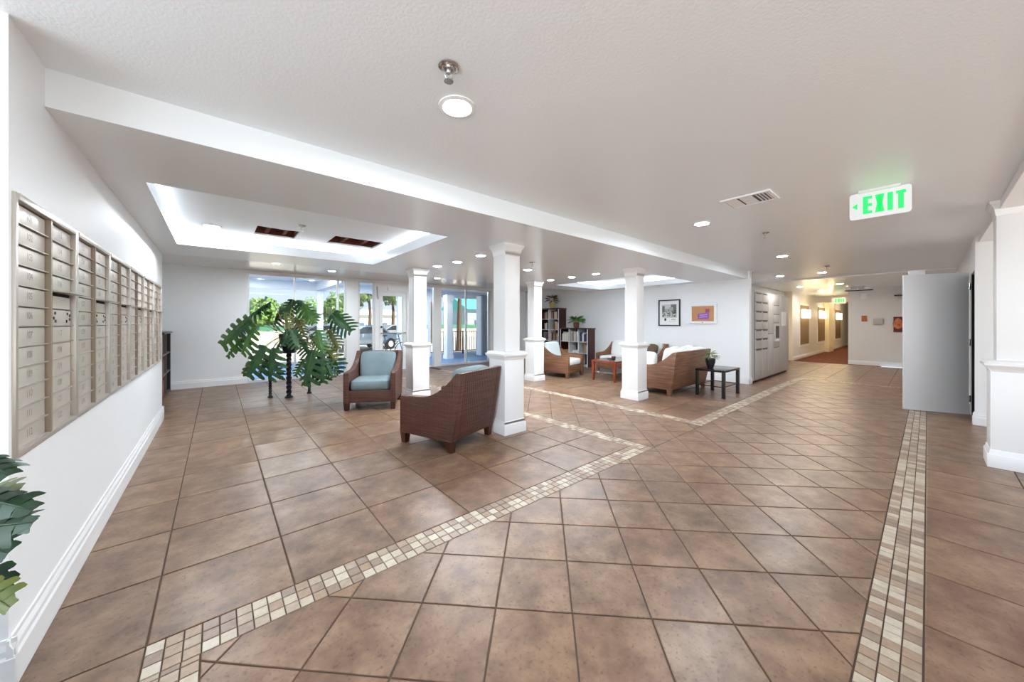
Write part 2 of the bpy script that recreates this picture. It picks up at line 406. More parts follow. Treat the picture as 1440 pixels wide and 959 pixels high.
# ---- walls
WT = 3.0
def wall(name, *boxes, m=WALL):
    mb = MB()
    for b in boxes: mb.box(*b)
    return struct(mb.build(name, m))
MY0, MY1, MZ0, MZ1 = 2.298, 2.298+.789*6, .862, 1.917
wall('wall_mailbox', (-1.1, XW0-.032, 2.27, 7.17, 0, WT), (XW0-.032, XW0, 2.27, MY0, 0, WT), (XW0-.032, XW0, MY1, 7.17, 0, WT), (XW0-.032, XW0, MY0, MY1, 0, MZ0), (XW0-.032, XW0, MY0, MY1, MZ1, WT))
wall('wall_near_return', (-3.4, -1.1, 2.27, 2.42, 0, WT))
wall('wall_recess', (-1.22, -1.1, 7.17, YB, 0, WT))
wall('wall_glass', (-1.22, .53, YB, YB+.15, 0, WT), (7.55, XW1+.15, YB, YB+.15, 0, WT), (.53, 7.55, YB, YB+.15, 2.55, WT), (2.68, 2.99, YB-.01, YB+.15, 0, 2.55))
wall('wall_pictures', (XW1, XW1+.15, YBEAM-.03, YB+.15, 0, WT))
wall('wall_locker', (XW1+.15, 16.3, 3.45, 3.6, 0, WT))
wall('wall_corridor_left', (16.3, 33, 3.22, 3.6, 0, WT), m=CORW)
wall('wall_corridor_end', (32.6, 32.75, 1.0, 3.3, 0, WT), m=CORW)
wall('wall_far', (16.4, 16.55, -.42, 1.74, 0, WT), (16.55, 33, 1.0, 1.74, 0, WT), m=CORW)
wall('wall_hall_right', (7.95, 8.05, -3.5, -.42, 0, WT), (8.05, 8.76, -.57, -.42, 2.13, WT), (8.76, 16.55, -.57, -.42, 0, WT))
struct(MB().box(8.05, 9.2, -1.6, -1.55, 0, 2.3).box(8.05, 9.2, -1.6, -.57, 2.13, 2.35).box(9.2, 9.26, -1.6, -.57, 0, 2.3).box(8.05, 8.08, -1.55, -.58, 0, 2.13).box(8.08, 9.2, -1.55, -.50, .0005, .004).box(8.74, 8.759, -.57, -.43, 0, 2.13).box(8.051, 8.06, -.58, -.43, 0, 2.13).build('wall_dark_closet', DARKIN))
# unseen frames added around the two stand-in daylight lamps
def grille(name, x0, x1, y0, y1):
    e = sempty(name); mb = MB()
    if x1-x0 < .2:
        n = 5; ys = [y0+(y1-y0)*i/n for i in range(n+1)]
        for y in ys: MB().box(x0, x1, y-.03, y+.03, .1, 2.5).build('mullion', SILV, e)
    else:
        n = 8; xs = [x0+(x1-x0)*i/n for i in range(n+1)]
        for x in xs: MB().box(x-.03, x+.03, y0, y1, .1, 2.5).build('mullion', SILV, e)
    MB().box(x0, x1, y0, y1, 0, .1).build('sill', SILV, e); MB().box(x0, x1, y0, y1, 2.5, WT).build('head', SILV, e)
grille('added_grille_behind', -3.16, -3.1, -3.3, 2.27); grille('added_grille_entry', -3.1, 7.95, -3.31, -3.25)

# ---- ceilings
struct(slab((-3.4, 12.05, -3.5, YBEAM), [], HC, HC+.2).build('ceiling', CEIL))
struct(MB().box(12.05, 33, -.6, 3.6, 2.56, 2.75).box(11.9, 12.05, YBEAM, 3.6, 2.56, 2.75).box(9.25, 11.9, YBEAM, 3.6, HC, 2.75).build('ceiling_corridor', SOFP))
struct(MB().box(12.03, 12.06, -.42, 3.45, 2.555, HC).build('trim_1', TRIM))
G = .10                                                    # cove pocket
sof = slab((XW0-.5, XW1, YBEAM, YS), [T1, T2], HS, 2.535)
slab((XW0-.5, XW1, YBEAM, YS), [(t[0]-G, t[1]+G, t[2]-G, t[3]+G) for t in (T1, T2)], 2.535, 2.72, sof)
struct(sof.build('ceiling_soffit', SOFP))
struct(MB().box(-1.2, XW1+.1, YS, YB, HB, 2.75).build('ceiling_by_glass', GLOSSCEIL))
H1 = (.38, .84, 5.33, 5.84); H2 = (1.25, 1.91, 5.26, 5.79)
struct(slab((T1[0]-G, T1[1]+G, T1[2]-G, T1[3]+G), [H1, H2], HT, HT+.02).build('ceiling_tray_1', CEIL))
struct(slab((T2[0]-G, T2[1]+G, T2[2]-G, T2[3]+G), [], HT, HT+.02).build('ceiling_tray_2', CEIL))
struct(MB().box(-3.6, 33, -3.6, YB+.3, 3.0, 3.15).build('ceiling_sun_block', CEIL))  # unseen slab added above the ceilings to stop sun leaking in
struct(MB().box(-3.4, 8.0, -.75, -.45, 2.50, HC).build('trim_2', TRIM))
for k, t in enumerate((T1, T2)):
    e = thing('cove_light', 'glowing white strip light hidden around the %s' % ('tray ceiling with the two cut openings' if k == 0 else 'smaller tray ceiling over the sofas'), 'strip light', (t[0], t[2], 2.54), group='tray cove lights')
    dx, dy = t[1]-t[0], t[3]-t[2]; o = .05
    for a in ((-o-.012, -o+.012, -o, dy+o), (dx+o-.012, dx+o+.012, -o, dy+o), (-o+.02, dx+o-.02, -o-.012, -o+.012), (-o+.02, dx+o-.02, dy+o-.012, dy+o+.012)):
        MB().box(*a, 0, .012).build('led_strip', LED, e)
for k, h in enumerate((H1, H2)):
    e = thing('ceiling_opening', ('smaller ragged opening cut in the tray ceiling, red-brown boards showing', 'wider ragged opening cut in the tray ceiling, dark gap at one end')[k], 'ceiling opening', (h[0], h[2], HT), group='cut openings in the tray ceiling')
    dx, dy = h[1]-h[0], h[3]-h[2]
    wood = mat('joist_wood', srgb(122, 60, 42), .8, col2=srgb(92, 42, 30), scale=5, stretch=(1, 8, 8))
    MB().box(-.05, dx+.05, -.05, dy+.05, .13, .15).build('deck_board', wood, e)
    for s_ in (.30, .72): MB().box(dx*s_-.02, dx*s_+.02, -.04, dy+.04, .03, .13).build('joist', wood, e)
    for s_ in (-.03, dx+.0): MB().box(s_, s_+.03, -.03, dy+.03, .021, .13).build('side_board', wood, e)
    MB().box(-.03, dx+.03, dy, dy+.03, .021, .13).build('end_board', wood, e); MB().box(-.03, dx+.03, -.03, 0, .021, .13).build('end_board', wood, e)
    rr = random.Random(k+3)
    pts = [(dx*i/7, (0 if i in (0, 7) else rr.uniform(.004, .045))) for i in range(8)]
    MB().extr([(0, -.01, .002)]+[(x, y, .002) for x, y in pts]+[(dx, -.01, .002)], (0, 0, .012)).build('torn_plasterboard', CEIL, e)
    pts = [(dx*i/6, dy-(0 if i in (0, 6) else rr.uniform(.004, .04))) for i in range(7)]
    MB().extr([(0, dy+.01, .002)]+[(x, y, .002) for x, y in pts]+[(dx, dy+.01, .002)], (0, 0, .012)).build('torn_plasterboard', CEIL, e)

# ---- baseboards: profile run along a line
def baseboard(name, runs, h=.16):
    mb = MB()
    for (ax, ay), (bx, by), (nx, ny) in runs:
        n = Vector((nx, ny, 0)); A = Vector((ax, ay, 0)); V = Vector((bx-ax, by-ay, 0))
        pr = [(0, .003), (.022, .003), (.022, h*.62), (.016, h*.68), (.016, h*.80), (.007, h*.90), (.007, h), (0, h)]
        mb.extr([A+n*u+Vector((0, 0, z)) for u, z in pr], V)
    return struct(mb.build(name, TRIM))
baseboard('baseboard_left', [((XW0, 2.25), (XW0, 7.19), (1, 0)), ((-3, 2.27), (XW0+.022, 2.27), (0, -1)), ((-.9, 7.17), (XW0+.022, 7.17), (0, 1))], .19)
baseboard('baseboard_back', [((-1.1, YB), (.53, YB), (0, -1)), ((7.55, YB), (XW1, YB), (0, -1))], .19)
baseboard('baseboard_right', [((XW1, YBEAM-.05), (XW1, YB), (-1, 0)), ((XW1-.022, YBEAM-.03), (XW1+.15, YBEAM-.03), (0, -1)), ((7.95, -3), (7.95, -.40), (-1, 0)), ((7.93, -.42), (8.05, -.42), (0, 1)), ((8.80, -.42), (16.4, -.42), (0, 1))], .17)
baseboard('baseboard_far', [((16.4, -.42), (16.4, 1.74), (-1, 0)), ((16.3, 3.22), (32, 3.22), (0, -1)), ((16.3, 3.22), (16.3, 3.45), (-1, 0)), ((12.8, 3.45), (16.3, 3.45), (0, -1))], .15)

# ---- columns
def column(name, label, cx, cy, top):
    e = thing(name, label, 'column', (cx, cy, 0), group='white square columns')
    b = lambda nm, *fr: _fr(nm, fr, e)
    def _fr(nm, fr, e):
        mb = MB()
        for a, c, z0, z1 in fr: mb.frustum((a, a), (c, c), z0, z1)
        return mb.build(nm, TRIM, e, bevel=.003)
    b('plinth', (.180, .180, 0, .125), (.176, .168, .125, .15), (.168, .166, .15, .17))
    b('lower_shaft', (.160, .160, .17, .93))
    b('chair_rail', (.163, .172, .93, .955), (.172, .196, .955, .985), (.200, .200, .985, 1.01), (.19, .165, 1.01, 1.035))
    b('upper_shaft', (.122, .122, 1.035, top-.15))
    b('capital', (.126, .130, top-.15, top-.13), (.130, .136, top-.13, top-.075), (.136, .158, top-.075, top-.035), (.162, .166, top-.035, top-.001))
    return e
column('column', 'white square column standing behind the dark wicker chair turned away', 2.89, 3.54, HS)
column('column', 'white square column behind the armchair with blue cushions', 2.89, 6.20, HS)
column('column', 'white square column in front of the tall bookcase', 5.945, 6.20, HS)
column('column', 'white square column in front of the wicker sofa', 5.945, 3.52, HS)
pil = column('column', 'white square column cut by the right edge beside the grey open door', 5.92, -.553, 2.585)

# ---- glazing to the patio
def window(name, x0, x1, mull, z0=.06, z1=2.53, fr=.045):
    e = sempty(name)
    Y0, Y1 = YB+.02, YB+.09
    MB().box(x0, x1, Y0, Y1, 0, z0).build('bottom_rail', SILV, e); MB().box(x0, x1, Y0, Y1, z1, 2.55).build('head_rail', SILV, e)
    xs = [x0]+mull+[x1]
    for x in xs:
        a = x if x == x0 else (x-fr if x == x1 else x-fr/2)
        MB().box(a, a+fr, Y0, Y1, z0, z1).build('mullion', SILV, e)
    for a, b in zip(xs, xs[1:]): MB().box(a+.02, b-.02, YB+.05, YB+.056, z0, z1).build('pane', GLASS, e)
    return e
window('window_1', .53, 2.68, [1.49, 2.47]); window('window_2', 2.99, 3.44, []); window('window_3', 4.46, 7.55, [5.42, 6.52, 7.47])
MB_ = MB().box(5.29, 5.56, YB+.005, YB+.1, 0, 2.55).build('post', TRIM, bpy.data.objects['window_3'])
d1 = sempty('door_1'); Y0, Y1 = YB+.02, YB+.08
MB().box(3.44, 3.56, Y0-.02, Y1+.02, 0, 2.55).build('jamb', TRIM, d1); MB().box(4.38, 4.46, Y0-.02, Y1+.02, 0, 2.55).build('jamb', TRIM, d1)
MB().box(3.56, 4.38, Y0-.02, Y1+.02, 2.30, 2.55).build('head', TRIM, d1)
MB().box(3.57, 3.67, Y0, Y1, .02, 2.29).build('stile', TRIM, d1); MB().box(4.28, 4.37, Y0, Y1, .02, 2.29).build('stile', TRIM, d1)
MB().box(3.67, 4.28, Y0, Y1, .02, .24).build('bottom_rail', TRIM, d1); MB().box(3.67, 4.28, Y0, Y1, 2.19, 2.29).build('top_rail', TRIM, d1)
MB().box(3.66, 4.29, Y0+.025, Y0+.031, .24, 2.19).build('pane', GLASS, d1)
MB().tube([(3.60, Y0-.07, 1.10), (4.34, Y0-.07, 1.10)], .016).box(3.60, 3.63, Y0-.07, Y0, 1.08, 1.12).box(4.31, 4.34, Y0-.07, Y0, 1.08, 1.12).build('push_bar', CHROME, d1)
MB().tube([(3.62, Y0-.02, 1.28), (3.62, Y0-.05, 1.28)], .03).build('lock', LOCKM, d1)
MB().box(3.80, 4.32, Y0-.07, Y0-.02, 2.34, 2.44).build('door_closer', TRIM, d1)
MB().tube([(3.50, Y0-.03, 2.44), (3.50, Y0-.05, 2.20), (3.52, Y0-.05, 2.08)], .02).build('closer_arm', GREY, d1)

# ================================================================== MAILBOXES
NUM = [101]
def mailbox(k):
    lab = ['mailbox bank with legible numbers from 101, nearest of the row', 'second mailbox bank of the row, next to the nearest one', 'third mailbox bank of the row from the near end',
           'fourth mailbox bank of the row from the near end', 'second to last mailbox bank of the row toward the bookcase', 'last mailbox bank of the row beside the low black bookcase'][k]
    W, H, P = .787, 1.055, .042
    e = thing('mailbox_bank', lab, 'mailbox', (XW0, 2.298+.789*k, .862), group='aluminium mailbox banks on the wall')
    Q = -.031
    MB().box(Q, Q+.004, .01, W-.01, .01, H-.01).build('back_plate', ALUR, e)
    for a, b in ((.001, .026), (W-.026, W-.001)): MB().box(Q, .010, a, b, .001, H-.001).build('frame_stile', ALUF, e, bevel=.003)
    MB().box(Q, .009, .386, .404, .02, H-.02).build('centre_stile', ALUR, e)
    MB().box(Q, .013, .026, W-.026, .001, .022).build('frame_rail', ALUF, e, bevel=.003); MB().box(Q, .013, .026, W-.026, H-.028, H-.001).build('frame_rail', ALUF, e, bevel=.003)
    rh = (H-.05)/12
    dm = MB().box(0, .010, 0, .345, 0, rh-.008).mesh('door', ALU, bevel=.0015)
    lm = MB().box(0, .010, 0, .013, 0, .036).mesh('lock', LOCKM)
    sm = MB().box(0, .030, 0, .356, 0, .005).mesh('shelf_lip', ALUF)
    for c in (0, 1):
        y0 = .027+.378*c
        for r in range(12):
            z = H-.028-rh*(r+1)+.002
            if not (c == 1 and r == 4): link('shelf_lip', sm, e, (Q+.004, y0, z-.0045))
            if c == 1 and r == 4:
                MB().box(Q+.004, Q+.021, y0+.004, y0+.35, z, z+rh-.022).build('slot_plate', ALU, e)
                MB().box(Q+.004, Q+.018, y0+.004, y0+.35, z+rh-.021, z+rh-.002).build('slot_mouth', DARKIN, e)
                MB().extr([(Q+.006, y0+.001, z+rh+.006), (.062, y0+.001, z+rh-.004), (.062, y0+.001, z+rh-.009), (Q+.006, y0+.001, z+rh-.001)], (0, .353, 0)).build('slot_hood', ALUF, e)
                continue
            d = link('door', dm, e, (Q+.013, y0+.004, z))
            if c == 1 and r == 5:
                for (u, v) in ((.03, .02), (.03, .062), (.075, .035), (.095, .06), (.10, .02), (.27, .02), (.28, .06), (.32, .03), (.32, .05)):
                    MB().box(.010, .013, u, u+.014, v-.007, v+.007).build('lock_pin', LOCKM, d)
                continue
            link('lock', lm, d, (.003, .008, rh*.30))
            if k < 4:
                M = Matrix(((0, 0, 1, .0115), (1, 0, 0, .165), (0, 1, 0, rh*.5), (0, 0, 0, 1)))
                o, _, _ = text_mesh(str(NUM[0]), .044, M, INK); TEXTS.append((o, M, INK, d, 'number'))
            NUM[0] += 1
for k in range(6): mailbox(k)

# ================================================================== CEILING FITTINGS
def downlight(x, y, z, label, r=.10, lens=None):
    e = thing('downlight', label, 'ceiling light', (x, y, z), group='recessed ceiling downlights')
    MB().lathe([(r*.72, -.002), (r*.78, -.010), (r, -.006), (r, -.0005)], 28).build('trim_ring', TRIM, e, smooth=True)
    MB().lathe([(r*.70, -.0075), (r*.70, -.003)], 28).build('lens', lens or LENS, e)
for x, y, lab in ((1.007, 1.661, 'large round downlight in the ceiling beside the chrome sprinkler'), (4.413, 1.731, 'round downlight next to the ceiling air vent'), (7.662, 1.661, 'round downlight beyond the air vent, along the hall ceiling'),
                  (10.871, 2.40, 'round downlight in the hall ceiling above the grey parcel lockers'), (10.86, 1.597, 'round downlight by the small sprinkler at the end of the hall ceiling')):
    downlight(x, y, HC, lab, lens=LENS2 if x > 10 else None)
downlight(-.05, 5.72, HT, 'round downlight inside the tray ceiling near the mailbox wall')
for px, py, lab in ((676, 359, 'soffit downlight nearest the front white column, first of three'), (643, 368, 'soffit downlight, middle one of three in a line'), (615, 374, 'soffit downlight, third of three in a line'),
                    (742, 379, 'soffit downlight to the right of the front column by a sprinkler'), (774.5, 393.5, 'soffit downlight above the tall bookcase'), (804, 389.5, 'soffit downlight before the far tray ceiling, middle of three'), (838, 385, 'soffit downlight before the far tray ceiling, nearest of three')):
    p = onz(px, py, HS); downlight(p.x, p.y, HS, lab, .09)
for px, py, lab in ((615, 391, 'downlight in the ceiling by the glass front above the second column'), (388.6, 369.7, 'downlight in the ceiling by the glass front above the leafy plant'), (467, 381, 'added downlight in the ceiling by the glass front before the white pier')):
    p = onz(px, py, HB); downlight(p.x, p.y, HB, lab, .09)  # last of the three is added to brighten the back wall
for px, py, lab in ((1125, 403, 'corridor downlight over the end of the parcel lockers'), (1181, 399, 'corridor downlight nearest the smoke detector'), (1154, 409, 'corridor downlight before the green exit sign')):
    p = onz(px, py, 2.56); downlight(p.x, p.y, 2.56, lab, .10, LENS2)
def sprinkler(x, y, z, label, s=1.0):
    e = thing('sprinkler', label, 'sprinkler', (x, y, z), group='fire sprinklers')
    MB().lathe([(.040*s, -.0005), (.041*s, -.006), (.030*s, -.012), (.016*s, -.008)], 20).build('escutcheon', CHROME, e, smooth=True)
    MB().tube([(0, 0, -.005), (0, 0, -.03*s)], .009*s).build('body', CHROME, e)
    for a in (-1, 1): MB().tube([(a*.010*s, 0, -.028*s), (a*.016*s, 0, -.043*s), (a*.003*s, 0, -.058*s)], .003*s, 6).build('frame_arm', CHROME, e)
    MB().lathe([(.019*s, -.062*s), (.019*s, -.059*s)], 14).build('deflector', CHROME, e)
for p, z, lab in (((631, 93), HC, 'chrome sprinkler in front of the large round downlight'), ((1076, 327), HC, 'small sprinkler between the vent and the hall downlights'), ((1163, 374), HC, 'small sprinkler at the end of the hall ceiling'),
                  ((748.5, 369), HS, 'small sprinkler under the soffit right of the front column'), ((425, 317), HT, 'small sprinkler in the tray between the two openings')):
    q = onz(*p, z); sprinkler(q.x, q.y, z, lab, 1.15)
e = thing('air_vent', 'white louvred air vent in the hall ceiling', 'air vent', (3.735, .90, HC))
MB().box(.02, .31, .02, .38, -.004, -.001).build('back_plate', GREYD, e)
for b in ((0, .33, 0, .025), (0, .33, .375, .40), (0, .025, .025, .375), (.305, .33, .025, .375)): MB().box(*b, -.014, -.0005).build('frame', TRIM, e)
for i in range(4):
    MB().extr([(.03, .03+.026*i, -.012), (.03, .048+.026*i, -.005), (.03, .050+.026*i, -.006), (.03, .032+.026*i, -.013)], (.27, 0, 0)).build('louvre', TRIM, e)
    MB().extr([(.03, .37-.026*i, -.012), (.03, .352-.026*i, -.005), (.03, .350-.026*i, -.006), (.03, .368-.026*i, -.013)], (.27, 0, 0)).build('louvre', TRIM, e)
for i in range(3): MB().box(.04+.09*i, .115+.09*i, .150, .250, -.013, -.006).build('louvre', TRIM, e)

def exit_sign(name, label, X, y0, y1, z0, z1, ceil, arrow=True):
    e = thing(name, label, 'exit sign', (X, (y0+y1)/2, ceil)); W = y1-y0; H = z1-z0; zc = (z0+z1)/2-ceil
    acr = mat('sign_acrylic', srgb(226, 228, 230), .12, emit=(1, 1, 1, 1), estr=.10)
    grn = mat('sign_green', srgb(24, 200, 84), .4, emit=(.02, .75, .12, 1), estr=.75)
    MB().box(-.045, .045, -W*.34, W*.34, -.022, -.0005).build('canopy', TRIM, e, bevel=.004)
    mb = MB(); r = .02
    pts = []
    for cx, cz, a0 in ((W/2-r, H/2-r, 0), (-W/2+r, H/2-r, 90), (-W/2+r, -H/2+r, 180), (W/2-r, -H/2+r, 270)):
        pts += [(-.006, cx+r*math.cos(math.radians(a0+t)), zc+cz+r*math.sin(math.radians(a0+t))) for t in (0, 45, 90)]
    mb.extr(pts, (.012, 0, 0)); mb.build('panel', acr, e)
    M = Matrix(((0, 0, -1, -.0075), (-1, 0, 0, -W*.04), (0, 1, 0, zc), (0, 0, 0, 1)))
    # block letters E X I T built from bars
    h = H*.66; st = h*.21; wd = W*.155; gp = W*.045; u0 = -W*.27
    def bar(u, v, u2, v2, mb): mb.box(-.0085, -.0062, -u, -u2, zc+v, zc+v2)
    E_ = MB(); bar(u0, -h/2, u0+st, h/2, E_)
    for v in (-h/2, -st*.4, h/2-st*.8): bar(u0+st, v, u0+wd, v+st*.8, E_)
    E_.build('letter', grn, e)
    X_ = MB(); a = u0+wd+gp
    for s_ in (1, -1):
        b0, b1 = (a, a+wd-st) if s_ > 0 else (a+wd-st, a)
        X_.extr([(-.0085, -b0, zc-h/2), (-.0085, -(b0+st), zc-h/2), (-.0085, -(b1+st), zc+h/2), (-.0085, -b1, zc+h/2)], (.0023 if s_ > 0 else .0021, 0, 0))
    X_.build('letter', grn, e)
    b = a+wd+gp; I_ = MB(); bar(b, -h/2, b+st, h/2, I_); I_.build('letter', grn, e)
    c = b+st+gp; T_ = MB(); bar(c+wd/2-st/2, -h/2, c+wd/2+st/2, h/2-st*.8, T_); bar(c, h/2-st*.8, c+wd, h/2, T_); T_.build('letter', grn, e)
    if arrow:
        u = u0-.035; MB().extr([(-.0085, -(u-.035), zc), (-.0085, -u, zc+.03), (-.0085, -u, zc-.03)], (.0023, 0, 0)).build('arrow', grn, e)
    return e
exit_sign('exit_sign', 'green EXIT sign hanging from the hall ceiling with an arrow', 4.45, .085, .462, 2.335, 2.57, HC)
grn2 = exit_sign('exit_sign', 'small green exit sign glowing far down the corridor', 19.2, 2.10, 2.52, 2.18, 2.42, 2.56, False)

# ================================================================== WALL THINGS
def picture(name, label, y0, y1, z0, z1, frm, fw, d):
    e = thing(name, label, 'picture', (XW1-.001, (y0+y1)/2, z0)); a = (y1-y0)/2; H = z1-z0
    MB().box(-d, 0, -a, a, H-fw, H).build('frame_bar', frm, e, bevel=.003); MB().box(-d, 0, -a, a, 0, fw).build('frame_bar', frm, e, bevel=.003)
    MB().box(-d, 0, -a, -a+fw, fw, H-fw).build('frame_bar', frm, e); MB().box(-d, 0, a-fw, a, fw, H-fw).build('frame_bar', frm, e)
    return e, a, H
e, a, H = picture('framed_photograph', 'black framed monochrome street photograph with white mat', 4.155, 4.741, 1.315, 2.02, BLACK, .03, .03)
MB().box(-.012, -.002, -a+.03, a-.03, .03, H-.03).build('mat_board', PAPER, e)
rr = random.Random(4)
greys = [mat('photo_grey_%s' % n, srgb(g, g, g-2), .6) for n, g in (('dark', 52), ('mid', 105), ('pale', 165), ('light', 200))]
MB().box(-.014, -.012, -.20, .20, .22, .58).build('print', greys[3], e)
def pb(u0, u1, v0, v1, m, x=-.016): MB().box(x, -.0125, u0, u1, v0, v1).build('print_shape', m, e)
pb(-.19, -.05, .34, .57, greys[1]); pb(.12, .19, .36, .54, greys[1]); pb(-.05, .13, .34, .46, greys[2]); pb(-.11, .0, .40, .50, greys[2], -.0165)
for i in range(46):
    u = rr.uniform(-.19, .16); v = rr.uniform(.24, .40); s_ = rr.uniform(.015, .04); pb(u, u+s_, v, v+rr.uniform(.012, .04), greys[rr.choice((0, 0, 1, 3))], -.0168-.0001*i)
pb(.08, .13, .14, .21, greys[0]); pb(-.17, -.05, .17, .185, greys[1]); pb(-.19, .02, .12, .126, greys[2])
e, a, H = picture('wall_display', 'white framed display with an orange picture and a purple block', 3.272, 3.903, 1.383, 1.868, TRIM, .055, .07)
MB().box(-.05, -.002, -a+.055, a-.055, .055, H-.055).build('screen', mat('display_orange', srgb(196, 138, 88), .4, col2=srgb(186, 124, 84), scale=3), e)
pu = mat('display_purple', srgb(112, 62, 150), .4, col2=srgb(150, 100, 190), scale=8, stretch=(1, 1, 9)); mg = mat('display_magenta', srgb(158, 40, 92), .4)
MB().extr([(-.052, .12, .11), (-.052, -.14, .11), (-.052, -.15, .28), (-.052, .12, .24)], (.0015, 0, 0)).build('purple_block', pu, e)
MB().extr([(-.0525, -.06, .27), (-.0525, -.155, .27), (-.0525, -.155, .36), (-.0525, -.06, .36)], (.0015, 0, 0)).build('magenta_block', mg, e)
for i, v in enumerate((.15, .20)): MB().extr([(-.0535, .08, v), (-.0535, -.11, v+.012), (-.0535, -.11, v+.026), (-.0535, .08, v+.014)], (.001, 0, 0)).build('pale_stripe', mat('display_lilac', srgb(206, 178, 224), .4), e)
MB().box(-.0715, -.0695, -.02, .02, .022, .034).build('badge', GREYD, e)
for i, (py0, z0) in enumerate(((1, .30),)):
    e = tag(MB().box(XW1-.012, XW1-.001, 3.0, 3.075, .30, .415).build('wall_outlet', TRIM, bevel=.002), 'white wall outlet plate low beside the side table', 'outlet')

# parcel lockers
e = thing('parcel_lockers', 'tall grey parcel locker bank with small doors and a keypad column', 'lockers', (9.50, 2.585, 0)); L, D, H = 3.18, .80, 2.15
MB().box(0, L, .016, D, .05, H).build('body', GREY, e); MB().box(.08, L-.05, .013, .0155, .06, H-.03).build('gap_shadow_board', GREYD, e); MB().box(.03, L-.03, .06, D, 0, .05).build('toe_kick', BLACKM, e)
ux = lambda px: ony(px, 454, 2.585).x-9.50
c0, c1, c2, c3, c4, c5 = .10, .62, 1.10, 1.60, 2.20, 3.12
def ldoor(x0, x1, z0, z1): 
    o = MB().box(x0+.008, x1-.008, 0, .014, z0+.007, z1-.007).build('locker_door', GREY, e, bevel=.002); return o
rows = [.06, .78, 1.02, 1.24, 1.46, 1.68, 1.90, 2.12]
for x0, x1 in ((c0, c1), (c1, c2)):
    for z0, z1 in zip(rows, rows[1:]):
        o = ldoor(x0, x1, z0, z1); MB().box(x0+.05, x1-.06, -.004, .002, z1-.035, z1-.008).build('gap_bar', GREYD, o)  # dark bar along the door top standing in for the gap line
ldoor(c2, c3, .06, 1.12); ldoor(c2, c3, 1.12, 2.12)
ldoor(c3, c4, .06, .75); ldoor(c3, c4, .75, 1.40); ldoor(c3, c4, 1.40, 1.62); ldoor(c3, c4, 1.62, 1.86); ldoor(c3, c4, 1.86, 2.12)
MB().box(c3+.22, c3+.48, -.012, .004, 1.0, 1.32).build('kiosk_screen', BLACK, e); MB().box(c3+.10, c3+.42, -.03, .004, .92, .97).build('kiosk_shelf', TRIM, e)
ldoor(c4, c5, .06, 2.12)
MB().box(c4+.18, c4+.62, -.004, .001, 1.32, 1.70).build('notice', PAPER, e)

# corridor
def sconce(px0, px1, yt, yb, lab):
    a = ony(px0, yt, 3.22); b = ony(px1, yb, 3.22); x0, x1 = a.x, b.x; zt = a.z; zb = ony(px0, yb, 3.22).z
    zt = max(1.9, min(2.2, zt)); zb = max(.55, min(.8, zb))
    e = thing('wall_sconce', lab, 'wall lamp', ((x0+x1)/2, 3.219, zb), group='corridor wall sconces'); h = zt-zb; w_ = (x1-x0)/2
    MB().box(-w_-.08, w_+.08, -.02, 0, -.10, h+.08).build('surround', TRIM, e); MB().box(-w_, w_, -.035, -.0205, 0, h).build('panel', PANELB, e)
    MB().box(-w_*.8, w_*.8, -.12, -.036, h-.50, h-.16).build('lamp_shade', SCON, e, bevel=.01)
    lamp('sconce_glow', 'POINT', (0, -.35, h-.3), (0, 0, 0), 7, (1, .72, .38), .1, e)
sconce(1124.5, 1136, 429, 490, 'lit wall sconce on a brown panel, nearest in the corridor')
sconce(1149.5, 1158.5, 432, 486, 'lit wall sconce on a brown panel, second in the corridor')
sconce(1174, 1181, 436, 480, 'lit wall sconce on a brown panel, farthest in the corridor')
p = ony(1163.5, 480, 3.10)
struct(MB().box(p.x, p.x+1.3, 3.04, 3.22, 0, 2.56).build('trim_3', CREAM)); struct(MB().box(16.22, 16.36, 3.215, 3.45, 0, 2.56).build('trim_4', CREAM))
struct(MB().box(20.5, 20.7, 1.74, 3.22, 2.30, 2.56).build('trim_5', CORW))
lamp_warm = lamp('corridor_glow', 'POINT', (24, 2.5, 2.3), (0, 0, 0), 10, (1, .78, .5), .2)
def onfar(px, py): q = onx(px, py, 16.4); return q.y, q.z
def plate(name, label, cat, px0, py0, px1, py1, m, d=.04):
    (ya, za), (yb, zb) = onfar(px0, py0), onfar(px1, py1)
    return tag(MB().box(16.399-d, 16.399, yb, ya, zb, za).build(name, m, bevel=.006), label, cat)
plate('wall_sign', 'small orange square sign on the far wall', 'sign', 1211.5, 444, 1219.5, 452, mat('sign_orange', srgb(196, 116, 52), .5, col2=srgb(150, 78, 30), scale=20), .02)
e = plate('thermostat', 'light grey control box on the far wall', 'thermostat', 1228, 447.5, 1242, 456.5, GREY, .06)
e = plate('alarm_strobe', 'small white alarm strobe high on the far wall', 'alarm', 1211, 413, 1219, 420.5, TRIM, .06)
(ya, za), (yb, zb) = onfar(1256.5, 445.5), onfar(1269.5, 467)
e = thing('wall_poster', 'dark red poster with a pale figure beside the grey door', 'poster', (16.399, (ya+yb)/2, zb)); a = (ya-yb)/2; H = za-zb
MB().box(-.03, 0, -a, a, 0, H).build('board', mat('poster_red', srgb(112, 26, 18), .5, col2=srgb(70, 14, 12), scale=6), e)
MB().lathe([(.02, 0), (.10, .06), (.12, .18), (.06, .30), (.01, .36)], 14, (0, 0, 0)).build('pale_figure', mat('poster_flame', srgb(214, 140, 80), .5, col2=srgb(168, 60, 34), scale=10), e).matrix_local = Matrix.Translation((-.032, 0, H*.2)) @ Matrix.Diagonal((.06, 1, 1, 1))
q0 = onfar(1258, 416); q1 = onfar(1275, 416)
tag(MB().box(16.2, 16.399, q1[0], q0[0], q0[1]-.01, q0[1]+.015).build('wall_shelf', BLACKM), 'thin dark bracket bar high on the far wall', 'bracket')
q = onz(1206, 402, 2.56)
